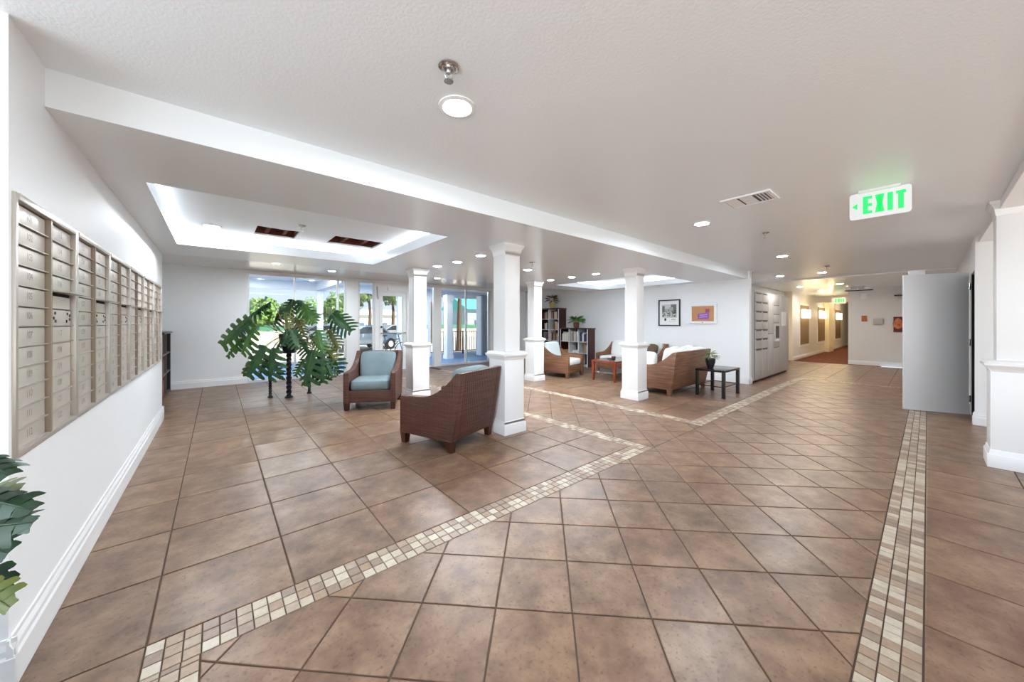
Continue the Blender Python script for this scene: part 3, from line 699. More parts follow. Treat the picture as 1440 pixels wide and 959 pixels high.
e = thing('smoke_detector', 'round ceiling detector with two small spot heads before the far wall', 'smoke detector', (q.x, q.y, 2.56))
MB().lathe([(.18, -.0005), (.18, -.03), (.10, -.05)], 20).build('base', TRIM, e, smooth=True)
for s_ in (-1, 1): MB().lathe([(.02, 0), (.07, -.03), (.07, -.08), (.03, -.10)], 14, (0, s_*.22, -.03)).build('spot_head', TRIM, e, smooth=True)
MB().box(-.02, .02, -.34, .30, -.16, -.13).build('bar', BLACKM, e); MB().box(-.015, .015, -.015, .015, -.14, -.05).build('stem', TRIM, e)

# open grey door by the hall
hx, hy = 8.735, -.405; ang = math.atan2(.24-hy, 8.48-hx)
e = thing('hall_door', 'wide grey metal door standing open at the end of the mosaic strip', 'door', (hx, hy, 0), ang); Wd = .70
MB().box(0, Wd, -.05, 0, .018, 2.17).build('leaf', DOORG, e, bevel=.002)
MB().box(.0, Wd, -.052, .002, .008, .030).build('bottom_sweep', SILV, e)
MB().box(.30, .58, -.11, -.0505, 2.06, 2.13).build('door_closer', TRIM, e); MB().box(.44, .62, -.09, -.05, 2.171, 2.24).build('closer_bracket', TRIM, e); 
for z in (.25, 1.1, 1.95): MB().tube([(-.005, .006, z-.05), (-.005, .006, z+.05)], .009).build('hinge', CHROME, e)

# ================================================================== FURNITURE
def seat_unit(name, label, cat, loc, rz, W, D, H, wk, cb, cs, seats=1, group=None, backs=True, arm=.55, lean=.07, edge=True):
    """local: front -y, back +y, base centre at the origin"""
    e = thing(name, label, cat, (loc[0], loc[1], 0), rz, group); a, d = W/2, D/2; t = .085; zb = .12
    prof = [(-d, zb), (d-.06, zb), (d-.015, arm*.62), (d+lean, H)]
    top = [(d+lean-.05, H+.004)]
    for i in range(9):
        s_ = i/8; y = d+lean-.07-s_*(D*.62); z = arm+.015+(H-arm-.015)*(1-s_)**1.9; top.append((y, z))
    top += [(-d+.02, arm), (-d, arm-.02)]
    for sg in (-1, 1):
        x0 = -a if sg < 0 else a-t
        MB().extr([(x0, y, z) for y, z in prof+top], (t, 0, 0)).build('arm_side', wk, e, bevel=.008)
        for yy in (-d+.045, d-.105):
            MB().frustum((.030, .030), (.042, .042), 0, zb+.01, (-a+.045)*(-sg), yy).build('leg', wk if wk is not WICK_D else ESPR, e)
    MB().extr([(-a+t, d-.10, zb), (-a+t, d-.06, zb), (-a+t, d-.015, arm*.62), (-a+t, d+lean, H), (-a+t, d+lean-.045, H+.004), (-a+t, d-.07, arm*.62)], (W-2*t, 0, 0)).build('back_panel', wk, e, bevel=.006)
    MB().box(-a+t, a-t, -d+.012, -d+.07, zb, .315).build('front_apron', wk, e, bevel=.006)
    MB().box(-a+t, a-t, -d+.07, d-.10, .20, .30).build('seat_deck', BLACKM, e)
    sw = (W-2*t)/seats
    for k in range(seats):
        cx = -a+t+sw*(k+.5)
        MB().pillow(sw/2-.004, (D-.13)/2, .080, (cx, -.055, .392), .22).build('seat_cushion', cs, e, smooth=True, ang=80)
        if backs:
            M = Matrix.Rotation(math.radians(-14), 3, 'X')
            MB().pillow(sw/2-.008, .075, .235, (cx, d-.125, .655), .28, M).build('back_cushion', cb, e, smooth=True, ang=80)
    return e
# armchair facing the camera side, by the second column
seat_unit('wicker_armchair', 'dark wicker armchair with blue cushions facing the hall beside the second column', 'armchair', (2.08, 6.13), math.atan2(-.38, .66), .80, .84, .89, WICK_D, CUSHB, CUSHP if 0 else CUSHB, group='wicker armchairs', arm=.60)
v = Vector((.735, .266)).normalized()
seat_unit('wicker_armchair', 'dark wicker armchair seen from behind beside the front white column', 'armchair', (2.16, 3.735), math.atan2(v.y, v.x)+PI, .80, .84, .865, WICK_D, CUSHB, CUSHB, group='wicker armchairs')
seat_unit('wicker_armchair', 'honey wicker armchair with pale cushion in front of the low bookcase', 'armchair', (7.03, 6.28), math.radians(10), .80, .86, .86, WICK_H, CUSHP, CUSHW, group='wicker armchairs')
seat_unit('wicker_sofa', 'honey wicker loveseat with white cushions seen from behind next to the black side table', 'sofa', (7.37, 3.50), PI, 1.62, .86, .84, WICK_H, CUSHW, CUSHW, 2, group='wicker sofas', lean=.05)
seat_unit('wicker_sofa', 'wicker sofa with white cushions against the picture wall', 'sofa', (8.72, 5.28), -PI/2, 1.72, .82, .84, WICK_H, CUSHW, CUSHW, 2, group='wicker sofas', lean=.04)
def throw(label, loc, rz, tilt, m, s=.21):
    M = Matrix.Rotation(rz, 3, 'Z') @ Matrix.Rotation(tilt, 3, 'X')
    o = MB().pillow(s, .065, s, (0, 0, 0), .55, M, 20, 12).build('throw_pillow', m, None, loc, smooth=True, ang=80)
    tag(o, label, 'pillow', 'throw pillows on the sofas')
for i, x in enumerate((6.92, 7.24, 7.56, 7.88)):
    throw(['white throw pillow nearest the arm on the loveseat', 'second white throw pillow on the loveseat', 'third white throw pillow on the loveseat', 'white throw pillow at the far end of the loveseat'][i], (x, 3.36+.02*(i % 2), .74+.015*(i % 2)), .15*(-1)**i, .22, CUSHW, .155)
throw('big white pillow leaning inside the near arm of the loveseat', (6.86, 3.72, .645), PI/2, .1, CUSHW, .16)
throw('upright brown throw pillow at the end of the wall sofa', (8.76, 4.66, .70), -PI/2-.2, -.25, CUSHBR, .145)
throw('brown throw pillow lying lower beside the upright brown one', (8.60, 4.98, .62), -PI/2+.3, -.45, CUSHBR, .125)

# black side table
e = thing('side_table', 'black square-legged side table with glossy top behind the loveseat', 'table', (7.545, 2.665, 0)); a, b = .40, .26
MB().box(-a, a, -b, b, .475, .515).build('table_top', mat('gloss_black', srgb(30, 24, 22), .12), e, bevel=.003)
for x in (-1, 1):
    for y in (-1, 1): MB().box(x*a-x*.055, x*a-x*.002, y*b-y*.055, y*b-y*.002, 0, .474).build('leg', BLACK, e, bevel=.002)
for y in (-1, 1): MB().tube([(-a+.03, y*(b-.03), .20), (a-.03, y*(b-.03), .20)], .008).build('stretcher', BLACKM, e)
for x in (-1, 1): MB().tube([(x*(a-.03), -b+.03, .20), (x*(a-.03), b-.03, .20)], .008).build('stretcher', BLACKM, e)
# coffee table
e = thing('coffee_table', 'low table with tapered cherry wood legs and glass top between the sofas', 'table', (7.55, 5.0, 0)); a, b = .50, .34
MB().box(-a+.03, a-.03, -b+.03, b-.03, .478, .490).build('glass_top', mat('table_glass', srgb(60, 66, 66), .06), e)
for s_ in (-1, 1): MB().box(-a, a, s_*b-s_*.05, s_*b, .455, .495).build('frame_rail', REDWOOD, e, bevel=.004); MB().box(s_*a-s_*.05, s_*a, -b+.05, b-.05, .455, .495).build('frame_rail', REDWOOD, e, bevel=.004)
for x in (-1, 1):
    for y in (-1, 1): MB().frustum((.018, .018), (.036, .036), 0, .455, x*(a-.04), y*(b-.04)).build('leg', REDWOOD, e, bevel=.003)
for i in range(6): MB().box(-a+.05, a-.05, -b+.07+i*.105, -b+.13+i*.105, .20, .215).build('shelf_slat', mat('slat_grey', srgb(150, 146, 142), .5), e)
tag(MB().lathe([(.03, 0), (.045, .02), (.05, .09), (.046, .10), (.03, .06), (.001, .03)], 18).build('cup', mat('plum_ceramic', srgb(70, 34, 40), .3), None, (7.28, 4.86, .4955), smooth=True), 'small plum coloured cup on the coffee table', 'cup')

# bookcases: open front toward -x local (local x depth, y width)
def bookcase(label, loc, rz, W, D, H, cols, shelves, group, panel=ESPR, face=SILV, over=.03):
    e = thing('bookcase', label, 'bookcase', loc, rz, group); t = .03
    for y in (0, W-t): MB().box(.002, D, y, y+t, 0, H-.03).build('side_panel', panel, e)
    MB().box(-over, D, -over, W+over, H-.035, H).build('top_board', panel, e, bevel=.003)
    MB().box(D-.012, D, t, W-t, .02, H-.036).build('back_board', BLACK, e)
    for y in (0, W-t): MB().box(-.004, .0018, y, y+t, 0, H-.036).build('front_strip', face, e)
    for c in range(1, cols): y = W*c/cols; MB().box(0, D-.013, y-.012, y+.012, .06, H-.036).build('divider', face, e)
    for z in [.04]+shelves:
        for c in range(cols):
            y0 = t if c == 0 else W*c/cols+.012; y1 = W-t if c == cols-1 else W*(c+1)/cols-.012
            MB().box(.002, D-.013, y0+.001, y1-.001, z-.02, z).build('shelf', face if face is not BLACK else BLACK, e)
    return e
PAL = [('white', (224, 222, 216)), ('cream', (206, 194, 168)), ('brick red', (126, 52, 40)), ('navy', (44, 52, 84)), ('grey', (140, 138, 136)), ('tan', (168, 128, 88)), ('dark', (46, 38, 36))]
BOOKM = {n: mat('book_'+n.replace(' ', '_'), srgb(*c), .6) for n, c in PAL}
ORD = ('first', 'second', 'third', 'fourth', 'fifth', 'sixth', 'seventh', 'eighth', 'ninth', 'tenth', 'eleventh', 'twelfth', 'thirteenth', 'fourteenth', 'fifteenth', 'sixteenth')
def books(M, y0, y1, z, hmax, where, grp, depth=.17, fill=1.0, rs=1, only=None):
    q = random.Random(rs); y = y0; end = y0+(y1-y0)*fill; k = 0
    while True:
        t = q.uniform(.026, .05); h = hmax*q.uniform(.72, .98)
        if y+t > end: break
        nm, _ = q.choice(PAL) if not only else (q.choice(only), 0)
        dd = depth*q.uniform(.8, 1)
        o = MB().box(.03, .03+dd, 0, t-.002, 0, h).mesh('book', BOOKM[nm])
        b = bpy.data.objects.new('book', o); COL.objects.link(b); b.matrix_world = M @ Matrix.Translation((0, y, z))
        tag(b, '%s book, %s %s' % (nm, ORD[k], where), 'book', grp); k += 1
        y += t
B1 = (8.865, 6.85, 0)
bookcase('low wide dark bookcase with pale shelf edges under the fern', B1, 0, 1.15, .37, 1.235, 3, [.44, .80], 'dark bookcases')
M1 = Matrix.Translation(B1)
for c in range(3): books(M1, .035+.38*c, .035+.38*c+.33, .802, .33, 'in the %s compartment of the low bookcase top shelf' % ('near', 'middle', 'far')[c], 'books in the low bookcase', fill=(.95, .9, .95)[c], rs=c+1, only=['white', 'cream', 'grey', 'navy', 'white'])
books(M1, .05, .35, .442, .30, 'on the middle shelf of the low bookcase', 'books in the low bookcase', fill=.5, rs=9, only=['grey', 'tan'])
for i, (y, m, lab) in enumerate(((.55, BOOKM['white'], 'white paper pile lying on the middle shelf of the low bookcase'), (.92, BOOKM['tan'], 'tan basket tray lying on the middle shelf of the low bookcase'))):
    tag(MB().box(.0, .24, -.11, .11, 0, .05).box(.01, .23, -.10, .10, .05, .07).build('paper_pile', m, None, (B1[0]+.04, B1[1]+y, .4405), bevel=.003), lab, 'papers')
B2 = (8.865, 8.06, 0)
bookcase('tall dark bookcase with pale shelf edges behind the white column', B2, 0, .95, .37, 1.91, 2, [.42, .80, 1.17, 1.54], 'dark bookcases')
M2 = Matrix.Translation(B2)
for r, z in enumerate((1.542, 1.172, .802, .422)):
    for c in range(2): books(M2, .035+.47*c, .035+.47*c+.42, z, .29, 'in the %s half of the %s shelf of the tall bookcase' % (('near', 'far')[c], ('top', 'second', 'third', 'fourth')[r]), 'books in the tall bookcase', fill=(.95, .7)[c] if r % 2 == 0 else .6, rs=20+r*2+c)
B3 = (-.735, 8.62, 0)
e3 = bookcase('low black bookcase past the end of the mailbox wall', (-.735, 10.02, 0), PI, 1.40, .34, 1.23, 2, [.45, .82], 'dark bookcases', panel=BLACK, face=mat('shelf_edge_dark', srgb(98, 84, 78), .4))
M3 = Matrix.Translation((-.735, 10.02, 0)) @ Matrix.Rotation(PI, 4, 'Z')
books(M3, .75, 1.36, .042, .30, 'on the bottom shelf of the black bookcase', 'books in the black bookcase', fill=.8, rs=40, only=['brick red', 'tan', 'dark'])
books(M3, .75, 1.36, .452, .28, 'on the middle shelf of the black bookcase', 'books in the black bookcase', fill=.5, rs=41, only=['dark', 'grey', 'brick red'])

# ================================================================== PLANTS
def leaf_mesh(name, L, Wd, lobes, m, droop=.25, cut=.72, fold=.25, fill=.62, sweep=1.0, seed=0, tip=.12):
    """split leaf: midrib along +y, finger-like lobes to both sides, curling down at the tips"""
    q = random.Random(seed); mb = MB(); zf = lambda u, x: -droop*L*u*u - fold*abs(x)*.5 - 1.1*x*x/max(.05, Wd)
    env = lambda u: math.sin(PI*min(1, (.14+.80*u)))**.6
    for sg in (-1, 1):
        for i in range(lobes):
            u0 = i/lobes; u1 = (i+fill)/lobes; um = (u0+u1)/2
            half = Wd*.5*env(um)*(1.0 if i < lobes-1 else .7)*q.uniform(.82, 1.05); fw_ = (.10+.28*um)*sweep; dr = q.uniform(-.03, .03)*L
            P = []
            for s_, wf in ((0, 1.15), (.35, .95), (.70, 1.0), (.90, .70+tip*.4), (1.0, tip)):
                x = sg*half*s_; c = um+fw_*s_*1.5*half/L; hw = (u1-u0)/2*wf
                for k in (-1, 1):
                    u = c+k*hw; P.append((x, u*L, zf(u, x)+dr*s_*s_))
            mb.add(P, [(2*k, 2*k+1, 2*k+3, 2*k+2) for k in range(4)])
        P = []
        for i in range(7):
            u = i/6*.98; half = Wd*.5*env(u)*(1-cut)*(1-.3*u)
            P += [(0, u*L, zf(u, 0)), (sg*half, u*L, zf(u, half)-.001)]
        mb.add(P, [(2*i, 2*i+1, 2*i+3, 2*i+2) for i in range(6)])
    mb.tube([(0, u*L, zf(u, 0)+.002) for u in (0, .25, .5, .75, .98)], [.006, .005, .004, .003, .001], 5)
    me = bpy.data.meshes.new(name); me.from_pydata(mb.v, [], mb.f); me.materials.append(m)
    me.polygons.foreach_set('use_smooth', [True]*len(me.polygons)); return me
def orient(o, base, tip, roll=0, up=Vector((0, 0, 1))):
    y = (tip-base).normalized(); x = y.cross(up)
    if x.length < .1: x = Vector((RT.x, RT.y, 0))
    x.normalize(); z = x.cross(y)
    M = Matrix((x, y, z)).transposed().to_4x4()
    o.matrix_basis = Matrix.Translation(base) @ M @ Matrix.Rotation(roll, 4, 'Y')
STX = Vector((1.03, 7.72, 0)); dS = depth_of(STX)
plant = thing('split_leaf_plant', 'large split-leaf houseplant spreading wide over a twisted stand by the glass', 'plant', STX)
potz = .845
PC = at(407.5, 470, dS)                                   # crown centre
MB().lathe([(.085, potz+.02), (.10, potz+.03), (.145, potz+.20), (.165, potz+.32), (.17, potz+.345), (.150, potz+.34), (.145, potz+.30), (.001, potz+.30)], 24).build('pot', POTB, plant, smooth=True)
LV = [ # base px, tip px, width factor, depth offset, material, lobes
    ((381, 424), (338, 447), .9, -.1, 0), ((352, 448), (306, 487), .95, .1, 1), ((357, 461), (331, 497), .9, -.15, 1), ((340, 476), (316, 503), .7, .2, 1), ((372, 486), (344, 532), 1.0, -.35, 0), ((384, 489), (372, 536), 1.0, -.3, 0),
    ((362, 500), (336, 526), .8, -.1, 2), ((412, 421), (398, 446), 1.0, .15, 0), ((418, 422), (444, 444), 1.0, .0, 0), ((428, 428), (440, 454), .8, -.2, 1), ((395, 432), (378, 462), .9, .3, 0), ((466, 441), (494, 465), 1.0, -.1, 0), ((474, 436), (476, 462), .7, .1, 0),
    ((446, 464), (452, 496), .9, -.3, 1), ((462, 464), (474, 490), .8, .2, 2), ((440, 492), (424, 545), 1.0, -.35, 0), ((450, 496), (452, 540), 1.0, -.25, 0), ((462, 494), (474, 526), .85, .05, 0), ((428, 505), (414, 530), .8, .25, 1),
    ((404, 462), (396, 486), .8, -.28, 0), ((411, 463), (420, 490), .8, -.30, 0), ((400, 440), (404, 466), .7, -.2, 2), ((392, 484), (376, 508), .7, .2, 0), ((424, 476), (436, 500), .8, .1, 0), ((415, 446), (428, 470), .7, .1, 2), ((452, 484), (470, 506), .8, -.1, 2), ((385, 510), (394, 532), .7, .2, 0), ((366, 494), (352, 514), .9, .1, 0), ((378, 500), (362, 528), .9, -.2, 0), ((436, 500), (444, 530), .9, .1, 0), ((456, 506), (466, 532), .8, -.2, 0), ((348, 456), (324, 472), .8, -.1, 0), ((436, 470), (446, 490), .8, .2, 0), ((398, 470), (388, 492), .7, -.1, 0)]
mats_ = (LEAF, LEAF2, LEAF3)
for i, (b, t, wf, dd, mi) in enumerate(LV):
    B = at(b[0], b[1], dS+dd)-STX; T = at(t[0], t[1], dS+dd-.12)-STX; L = (T-B).length
    me = leaf_mesh('leaf', L*.98, L*R.uniform(.74, .94)*wf, R.choice((6, 7)), mats_[mi], droop=R.uniform(.08, .22), cut=.66, fill=R.uniform(.66, .80), seed=i, tip=.3)
    lf = link('leaf', me, plant); orient(lf, B, T, R.uniform(-.5, .5), up=Vector((-FW.x, -FW.y, .9)))
    S = Vector((R.uniform(-.04, .04), R.uniform(-.04, .04), potz+.31)); mid = (S+B)/2+Vector((0, 0, .10+.12*(B-S).length))
    path = [S*(1-s)**2+mid*2*s*(1-s)+B*s*s for s in (0, .2, .4, .6, .8, 1)]
    MB().tube(path, [.009, .008, .007, .006, .005, .004], 6).build('petiole', STEM if i % 4 else STEMD, plant, smooth=True)
for k in range(5):
    a = k*1.3; MB().tube([(0, 0, potz+.3), (.03*math.cos(a), .03*math.sin(a), potz+.42), (.07*math.cos(a), .07*math.sin(a), potz+.52)], [.022, .017, .008], 8).build('stalk', STEMD, plant, smooth=True)
def twist_stand(label, loc, H, r, top):
    e = thing('plant_stand', label, 'plant stand', loc, 0, 'twisted plant stands')
    n = 48; mb = MB()
    for ph in (0, PI):
        mb.tube([(r*.55*math.cos(ph+i*.62), r*.55*math.sin(ph+i*.62), .03+(H-.06)*i/n) for i in range(n+1)], r*.62, 7)
    mb.build('twisted_post', mat('stand_black', srgb(34, 28, 34), .3), e, smooth=True)
    MB().lathe([(r*1.6, 0), (r*1.7, .015), (r*1.2, .035), (r*.8, .05)], 18).build('foot', BLACKM, e, smooth=True)
    MB().lathe([(r*.8, H-.04), (top, H-.018), (top, H), (.001, H)], 24).build('top_plate', BLACKM, e, smooth=True)
twist_stand('thick dark twisted plant stand under the black pot', STX, potz+.019, .042, .13)
p = onz(380, 559); twist_stand('slim dark twisted stand under the leaves on the mailbox side', (p.x, p.y, 0), .50, .026, .07)
p = onz(435, 553); twist_stand('slim dark twisted stand under the leaves on the armchair side', (p.x, p.y, 0), .46, .026, .07)

def bushy(name, label, loc, n, rad, h, m, L, lobes=0, seed=1, flat=.5):
    e = thing(name, label, 'plant', loc); q = random.Random(seed)
    me = leaf_mesh('frond', L, L*(.45 if lobes else .28), lobes or 4, m, droop=.35)
    for i in range(n):
        a = q.uniform(0, 2*PI); el = q.uniform(-.1, 1.2); B = Vector((rad*.35*math.cos(a)*math.cos(el), rad*.35*math.sin(a)*math.cos(el), h+flat*rad*math.sin(el)*.6))
        T = B+Vector((math.cos(a)*math.cos(el*.6), math.sin(a)*math.cos(el*.6), math.sin(el)*.8))
        o = link('frond', me, e); orient(o, B, T, q.uniform(-.5, .5))
    return e
e = bushy('fern', 'bright green fern in a clay pot on the low bookcase', (8.93, 7.36, 1.2355), 34, .20, .24, leaf_mat('fern_green', srgb(66, 122, 44), srgb(108, 158, 66)), .23, 6, 3)
MB().lathe([(.06, .001), (.085, .02), (.095, .14), (.10, .19), (.085, .19), (.08, .17), (.001, .17)], 20).build('pot', POTC, e, smooth=True)
e = bushy('dried_plant', 'small reddish plant in a yellow pot on the tall bookcase', (8.98, 8.48, 1.9105), 26, .22, .26, leaf_mat('rusty_leaf', srgb(116, 84, 44), srgb(84, 92, 44)), .20, 5, 5, 1.0)
MB().lathe([(.07, .001), (.10, .16), (.11, .19), (.095, .19), (.09, .17), (.001, .17)], 20).build('pot', POTY, e, smooth=True)
p = ony(991, 500, 2.72)
e = bushy('succulent', 'small spiky green plant in a black vase on the side table', (7.33, 2.72, .5155), 22, .10, .23, leaf_mat('succulent_green', srgb(96, 116, 58), srgb(140, 150, 90)), .15, 0, 8, 1.2)
MB().lathe([(.05, .001), (.055, .02), (.085, .13), (.09, .19), (.078, .20), (.07, .17), (.001, .17)], 20).build('vase', POTB, e, smooth=True)

# plant cut by the near edge
PX = Vector((-.80, 1.92, 0))
e = thing('potted_monstera', 'glossy green monstera leaves poking in at the near corner of the mailbox wall', 'plant', PX)
MB().lathe([(.13, .001), (.15, .02), (.19, .34), (.20, .38), (.175, .38), (.17, .34), (.001, .34)], 24).build('pot', POTB, e, smooth=True)
for i, (b, t, d, mi, wf) in enumerate([((-30, 646), (12, 664), 1.16, 0, .9), ((-40, 700), (16, 688), 1.20, 2, .7), ((-30, 700), (42, 713), 1.14, 0, .6), ((-34, 744), (38, 729), 1.10, 0, .6), ((-44, 762), (5, 778), 1.15, 1, .9), ((-28, 826), (8, 858), 1.12, 2, .8), ((-40, 800), (6, 846), 1.2, 0, .7), ((-100, 700), (-150, 660), 1.1, 0, 1), ((-90, 780), (-150, 800), 1.15, 1, 1)]):
    B = at(b[0], b[1], d)-PX; T = at(t[0], t[1], d-.03)-PX; L = (T-B).length
    lf = link('leaf', leaf_mesh('leaf', L*.92, L*.95*wf, 4, (LEAFN, LEAFN, LEAF3)[mi], droop=.16, cut=.22, fill=.86, sweep=.4, fold=.1, seed=i, tip=.6), e); orient(lf, B, T, R.uniform(-.4, .4), up=Vector((-FW.x, -FW.y, 1.2)))
    S = Vector((R.uniform(-.05, .05), R.uniform(-.05, .05), .33)); mid = (S+B)/2+Vector((-.05, 0, .1))
    MB().tube([S*(1-s)**2+mid*2*s*(1-s)+B*s*s for s in (0, .25, .5, .75, 1)], [.009, .008, .007, .006, .004], 6).build('petiole', STEM, e, smooth=True)

# ================================================================== OUTDOORS
PATIO = mat('patio_sky_cast', srgb(88, 116, 156), .45, col2=srgb(110, 138, 176), scale=2.5, world=True)  # blue sky cast on the shaded concrete is painted into the colour
LOT = mat('parking_concrete', srgb(196, 190, 178), .9, col2=srgb(176, 170, 160), scale=1.2, world=True)
SIDING = mat('grey_siding', srgb(158, 160, 166), .6)
struct(MB().box(-8, 18, YB+.15, 14.3, -.12, -.02).build('floor_patio', PATIO)); struct(MB().box(-60, 90, 14.3, 110, -.35, -.15).build('floor_parking', LOT))
struct(MB().box(-40, 60, -60, -3.55, -.3, -.1).box(-60, -3.45, -3.55, 14.3, -.3, -.1).build('floor_forecourt', LOT))
struct(MB().box(-8, 18, YB+.3, 13.7, 2.77, 2.85).build('ceiling_porch', TRIM)); struct(MB().box(-8, 18, 13.45, 13.7, 2.50, 2.77).build('trim_6', TRIM))
bx_ = ony(450, 454, 13.5).x
struct(MB().box(bx_-.12, bx_+.12, YB+.16, 13.45, 2.50, 2.77).build('trim_7', TRIM))
for x, y, lab in ((.9, 12.2, 'porch ceiling light seen at the top of the big window'), (3.6, 12.2, 'added porch ceiling light outside the glass door'), (6.2, 12.0, 'added porch ceiling light outside the corner panes'), (2.0, 11.1, 'added porch ceiling light close to the glass by the pier'), (5.0, 11.1, 'added porch ceiling light close to the glass behind the second column'), (-.2, 11.2, 'added porch ceiling light at the far left above the patio')):
    downlight(x, y, 2.77, lab, .12)  # all but the first are added to brighten the porch
def post(px0, px1, Y, lab, m=TRIM):
    a = ony(px0, 454, Y).x; b = ony(px1, 454, Y).x
    e = thing('porch_post', lab, 'post', ((a+b)/2, Y, -.02), group='porch posts'); h = (b-a)/2*.62
    MB().box(-h, h, -h, h, .15, 2.30).build('shaft', m, e); MB().box(-h*1.2, h*1.2, -h*1.2, h*1.2, .0, .15).build('base', m, e); MB().box(-h*1.2, h*1.2, -h*1.2, h*1.2, 2.30, 2.52).build('cap', m, e)
post(444, 456, 13.5, 'white porch post outside seen through the big window'); post(557, 566, 13.5, 'white porch post outside seen through the glass door'); post(624, 637, 12.3, 'white porch post outside beside the corner pane'); post(601, 606, 13.5, 'thin white porch post outside beside the second column')
MB_s = MB(); p0 = ony(676, 454, 12.6).x
e = thing('siding_wall', 'grey clapboard wall corner outside the last window pane', 'outside wall', (p0, 12.6, -.02)); MB().box(0, 4, 0, .3, 0, 2.64).build('wall_core', SIDING, e)
for i in range(20): MB().extr([(.06, 0, .02+i*.13), (.06, -.02, .02+i*.13), (.06, -.006, .145+i*.13), (.06, 0, .145+i*.13)], (3.9, 0, 0)).build('clapboard', SIDING, e)
MB().box(-.02, .06, -.03, .32, 0, 2.6).build('corner_trim', TRIM, e)
e = thing('patio_railing', 'black metal patio railing outside the right hand panes', 'railing', (6.4, 13.9, -.02)); 
for z in (.12, 1.0): MB().box(0, 7, -.02, .02, z, z+.04).build('rail', BLACKM, e)
bm_ = MB().box(-.010, .010, -.010, .010, .16, 1.0).mesh('baluster', BLACKM)
for i in range(56): link('baluster', bm_, e, (.06+i*.125, 0, 0))
for i in range(4): MB().box(i*2.3, i*2.3+.05, -.025, .025, 0, 1.06).build('rail_post', BLACKM, e)
def tree(label, x, y, h, r, m, seed, trunk=True):
    e = thing('tree', label, 'tree', (x, y, -.16), group='trees across the parking lot'); q = random.Random(seed)
    mb = MB(); cl = [(Vector((q.gauss(0, r*.42), q.gauss(0, r*.42), h-r*.8+q.gauss(0, r*.36))), r*q.uniform(.32, .55)) for _ in range(16)]
    for c, rr_ in cl:
        for _ in range(190):
            d = Vector((q.gauss(0, 1), q.gauss(0, 1), q.gauss(0, 1))).normalized(); p_ = c+d*rr_*q.uniform(.7, 1.05); s_ = q.uniform(.12, .24)
            u = Vector((q.gauss(0, 1), q.gauss(0, 1), q.gauss(0, 1))).normalized(); v_ = d.cross(u)
            if v_.length < .1: continue
            v_.normalize(); u = v_.cross(d+u*.6).normalized()
            mb.add([p_-u*s_, p_+v_*s_*.5, p_+u*s_, p_-v_*s_*.5], [(0, 1, 2, 3)])
    me = bpy.data.meshes.new('foliage'); me.from_pydata(mb.v, [], mb.f); me.materials.append(m); o = link('foliage', me, e); o['kind'] = 'stuff'
    MB().tube([(0, 0, 0), (.1, .05, h*.4), (-.05, .1, h*.75)], [r*.10, r*.07, r*.03], 8).build('trunk', mat('bark', srgb(96, 78, 62), .9), e)
TG = leaf_mat('tree_green', srgb(88, 126, 58), srgb(128, 160, 82)); TG2 = leaf_mat('tree_dark_green', srgb(78, 104, 58), srgb(116, 138, 78))
for i, (px, d, h, r, m) in enumerate(((374, 29, 3.5, 1.4, TG), (428, 40, 3.7, 1.7, TG), (474, 37, 4.8, 1.7, TG), (519, 25, 5.6, 1.5, TG2), (552, 33, 6.4, 1.9, TG2), (606, 24, 5.6, 1.3, TG), (338, 40, 3.6, 1.5, TG), (645, 19.5, 7.2, 1.6, TG2))):
    p = at(px, 454, d); tree(['round bright tree left in the big window', 'bright tree behind the middle of the plant', 'leafy tree beside the porch post in the window', 'darker tree seen through the narrow pane by the door', 'darker tree seen through the glass door', 'bright small tree behind the second column', 'bright tree hidden behind the blank wall edge', 'tall dark tree arching over the corner panes'][i], p.x, p.y, h, r, m, i)
def house(label, px0, px1, d, h, wallm, roofm, rh):
    a = at(px0, 454, d); b = at(px1, 454, d); W = b.x-a.x
    e = thing('building', label, 'building', (a.x, min(a.y, b.y), -.16), 0, 'buildings across the lot'); W = abs(W)
    MB().box(0, W, 0, 6, 0, h).build('walls', wallm, e); MB().extr([(-.3, -.4, h), (-.3, 6.4, h), (-.3, 3, h+rh)], (W+.6, 0, 0)).build('roof', roofm, e)
    for k in range(int(W/3)): MB().box(1+3*k, 2.2+3*k, -.05, .01, 1, h*.6).build('window_pane', mat('far_glass', srgb(90, 104, 112), .2), e)
TEAL = mat('teal_roof', srgb(84, 186, 180), .5)
house('pale building with a teal roof behind the corner panes', 640, 690, 44, 3.2, mat('far_wall_blue', srgb(160, 184, 190), .8), TEAL, 1.6)
house('long low white building across the parking lot', 470, 560, 48, 2.6, mat('far_wall_white', srgb(226, 226, 222), .8), mat('far_roof', srgb(200, 200, 198), .8), .8)
house('low pale building behind the leafy plant', 350, 440, 52, 2.8, mat('far_wall_cream', srgb(220, 214, 200), .8), mat('far_roof_green', srgb(86, 140, 116), .8), 1.0)
struct(MB().box(-30, 40, 34, 34.2, -.15, .75).build('wall_lot', mat('lot_wall', srgb(222, 212, 192), .8)))
struct(MB().box(-30, 40, 34.02, 34.18, .75, 1.2).build('wall_lot_screen', mat('fence_green', srgb(66, 118, 92), .8)))
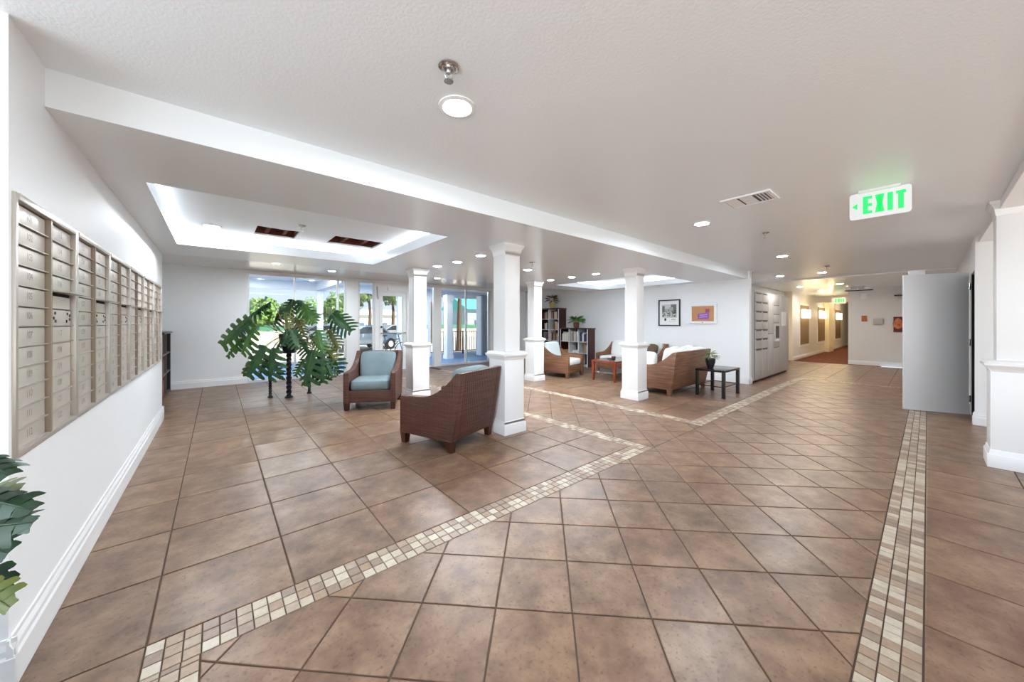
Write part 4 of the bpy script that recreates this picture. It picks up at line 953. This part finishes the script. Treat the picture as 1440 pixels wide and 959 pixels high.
def car(label, px, d, rz, body):
    p = at(px, 454, d); e = thing('parked_car', label, 'car', (p.x, p.y, -.15), rz, 'parked cars'); bm = mat('car_paint_'+body[0], srgb(*body[1]), .25, .4)
    prof = [(-2.1, .35), (-2.15, .75), (-1.3, .92), (-.6, 1.38), (.7, 1.42), (1.35, .98), (2.05, .90), (2.15, .40)]
    MB().extr([(x, -.85, z) for x, z in prof], (0, 1.7, 0)).build('body', bm, e, bevel=.05)
    for s_ in (-1, 1): MB().extr([(-1.12, s_*.861, .95), (-.52, s_*.861, 1.31), (.64, s_*.861, 1.34), (1.15, s_*.861, .98)], (0, -s_*.01, 0)).build('side_window', mat('car_glass', srgb(40, 48, 56), .1), e)
    for x in (-1.35, 1.35):
        for y in (-.80, .80): 
            MB().tube([(x, y-.1, .32), (x, y+.1, .32)], .33, 18).build('wheel', BLACKM, e)
            MB().tube([(x, y-.11, .32), (x, y+.11, .32)], .18, 12).build('hubcap', SILV, e)
car('silver blue parked car outside the narrow pane', 508, 20, math.radians(20), ('silverblue', (150, 168, 184)))
car('white parked car behind the leafy plant', 446, 27, math.radians(14), ('white', (220, 222, 224)))
car('grey parked car beyond the glass door', 552, 30, math.radians(10), ('grey', (150, 152, 156)))
e = thing('bicycle', 'black bicycle parked on the patio beyond the glass door', 'bicycle', (ony(549, 454, 13.0).x, 13.0, -.02), math.radians(12))
for x in (-.52, .52): MB().tube([(x+.33*math.cos(i*PI/14), 0, .34+.33*math.sin(i*PI/14)) for i in range(29)], .016, 6).build('wheel', BLACKM, e)
for a, b in (((-.52, 0, .34), (-.12, 0, .30)), ((-.52, 0, .34), (-.22, 0, .78)), ((-.12, 0, .30), (-.25, 0, .92)), ((-.12, 0, .30), (.36, 0, .74)), ((-.22, 0, .76), (.36, 0, .80)), ((.52, 0, .34), (.33, 0, .98))): MB().tube([a, b], .018, 6).build('frame_tube', mat('bike_frame', srgb(60, 62, 70), .3, .4), e)
MB().tube([(.30, -.25, 1.0), (.35, 0, .98), (.30, .25, 1.0)], .014, 6).build('handlebar', BLACKM, e); MB().pillow(.13, .06, .03, (-.26, 0, .95), .6).build('saddle', BLACKM, e, smooth=True)
bake_texts(TEXTS)
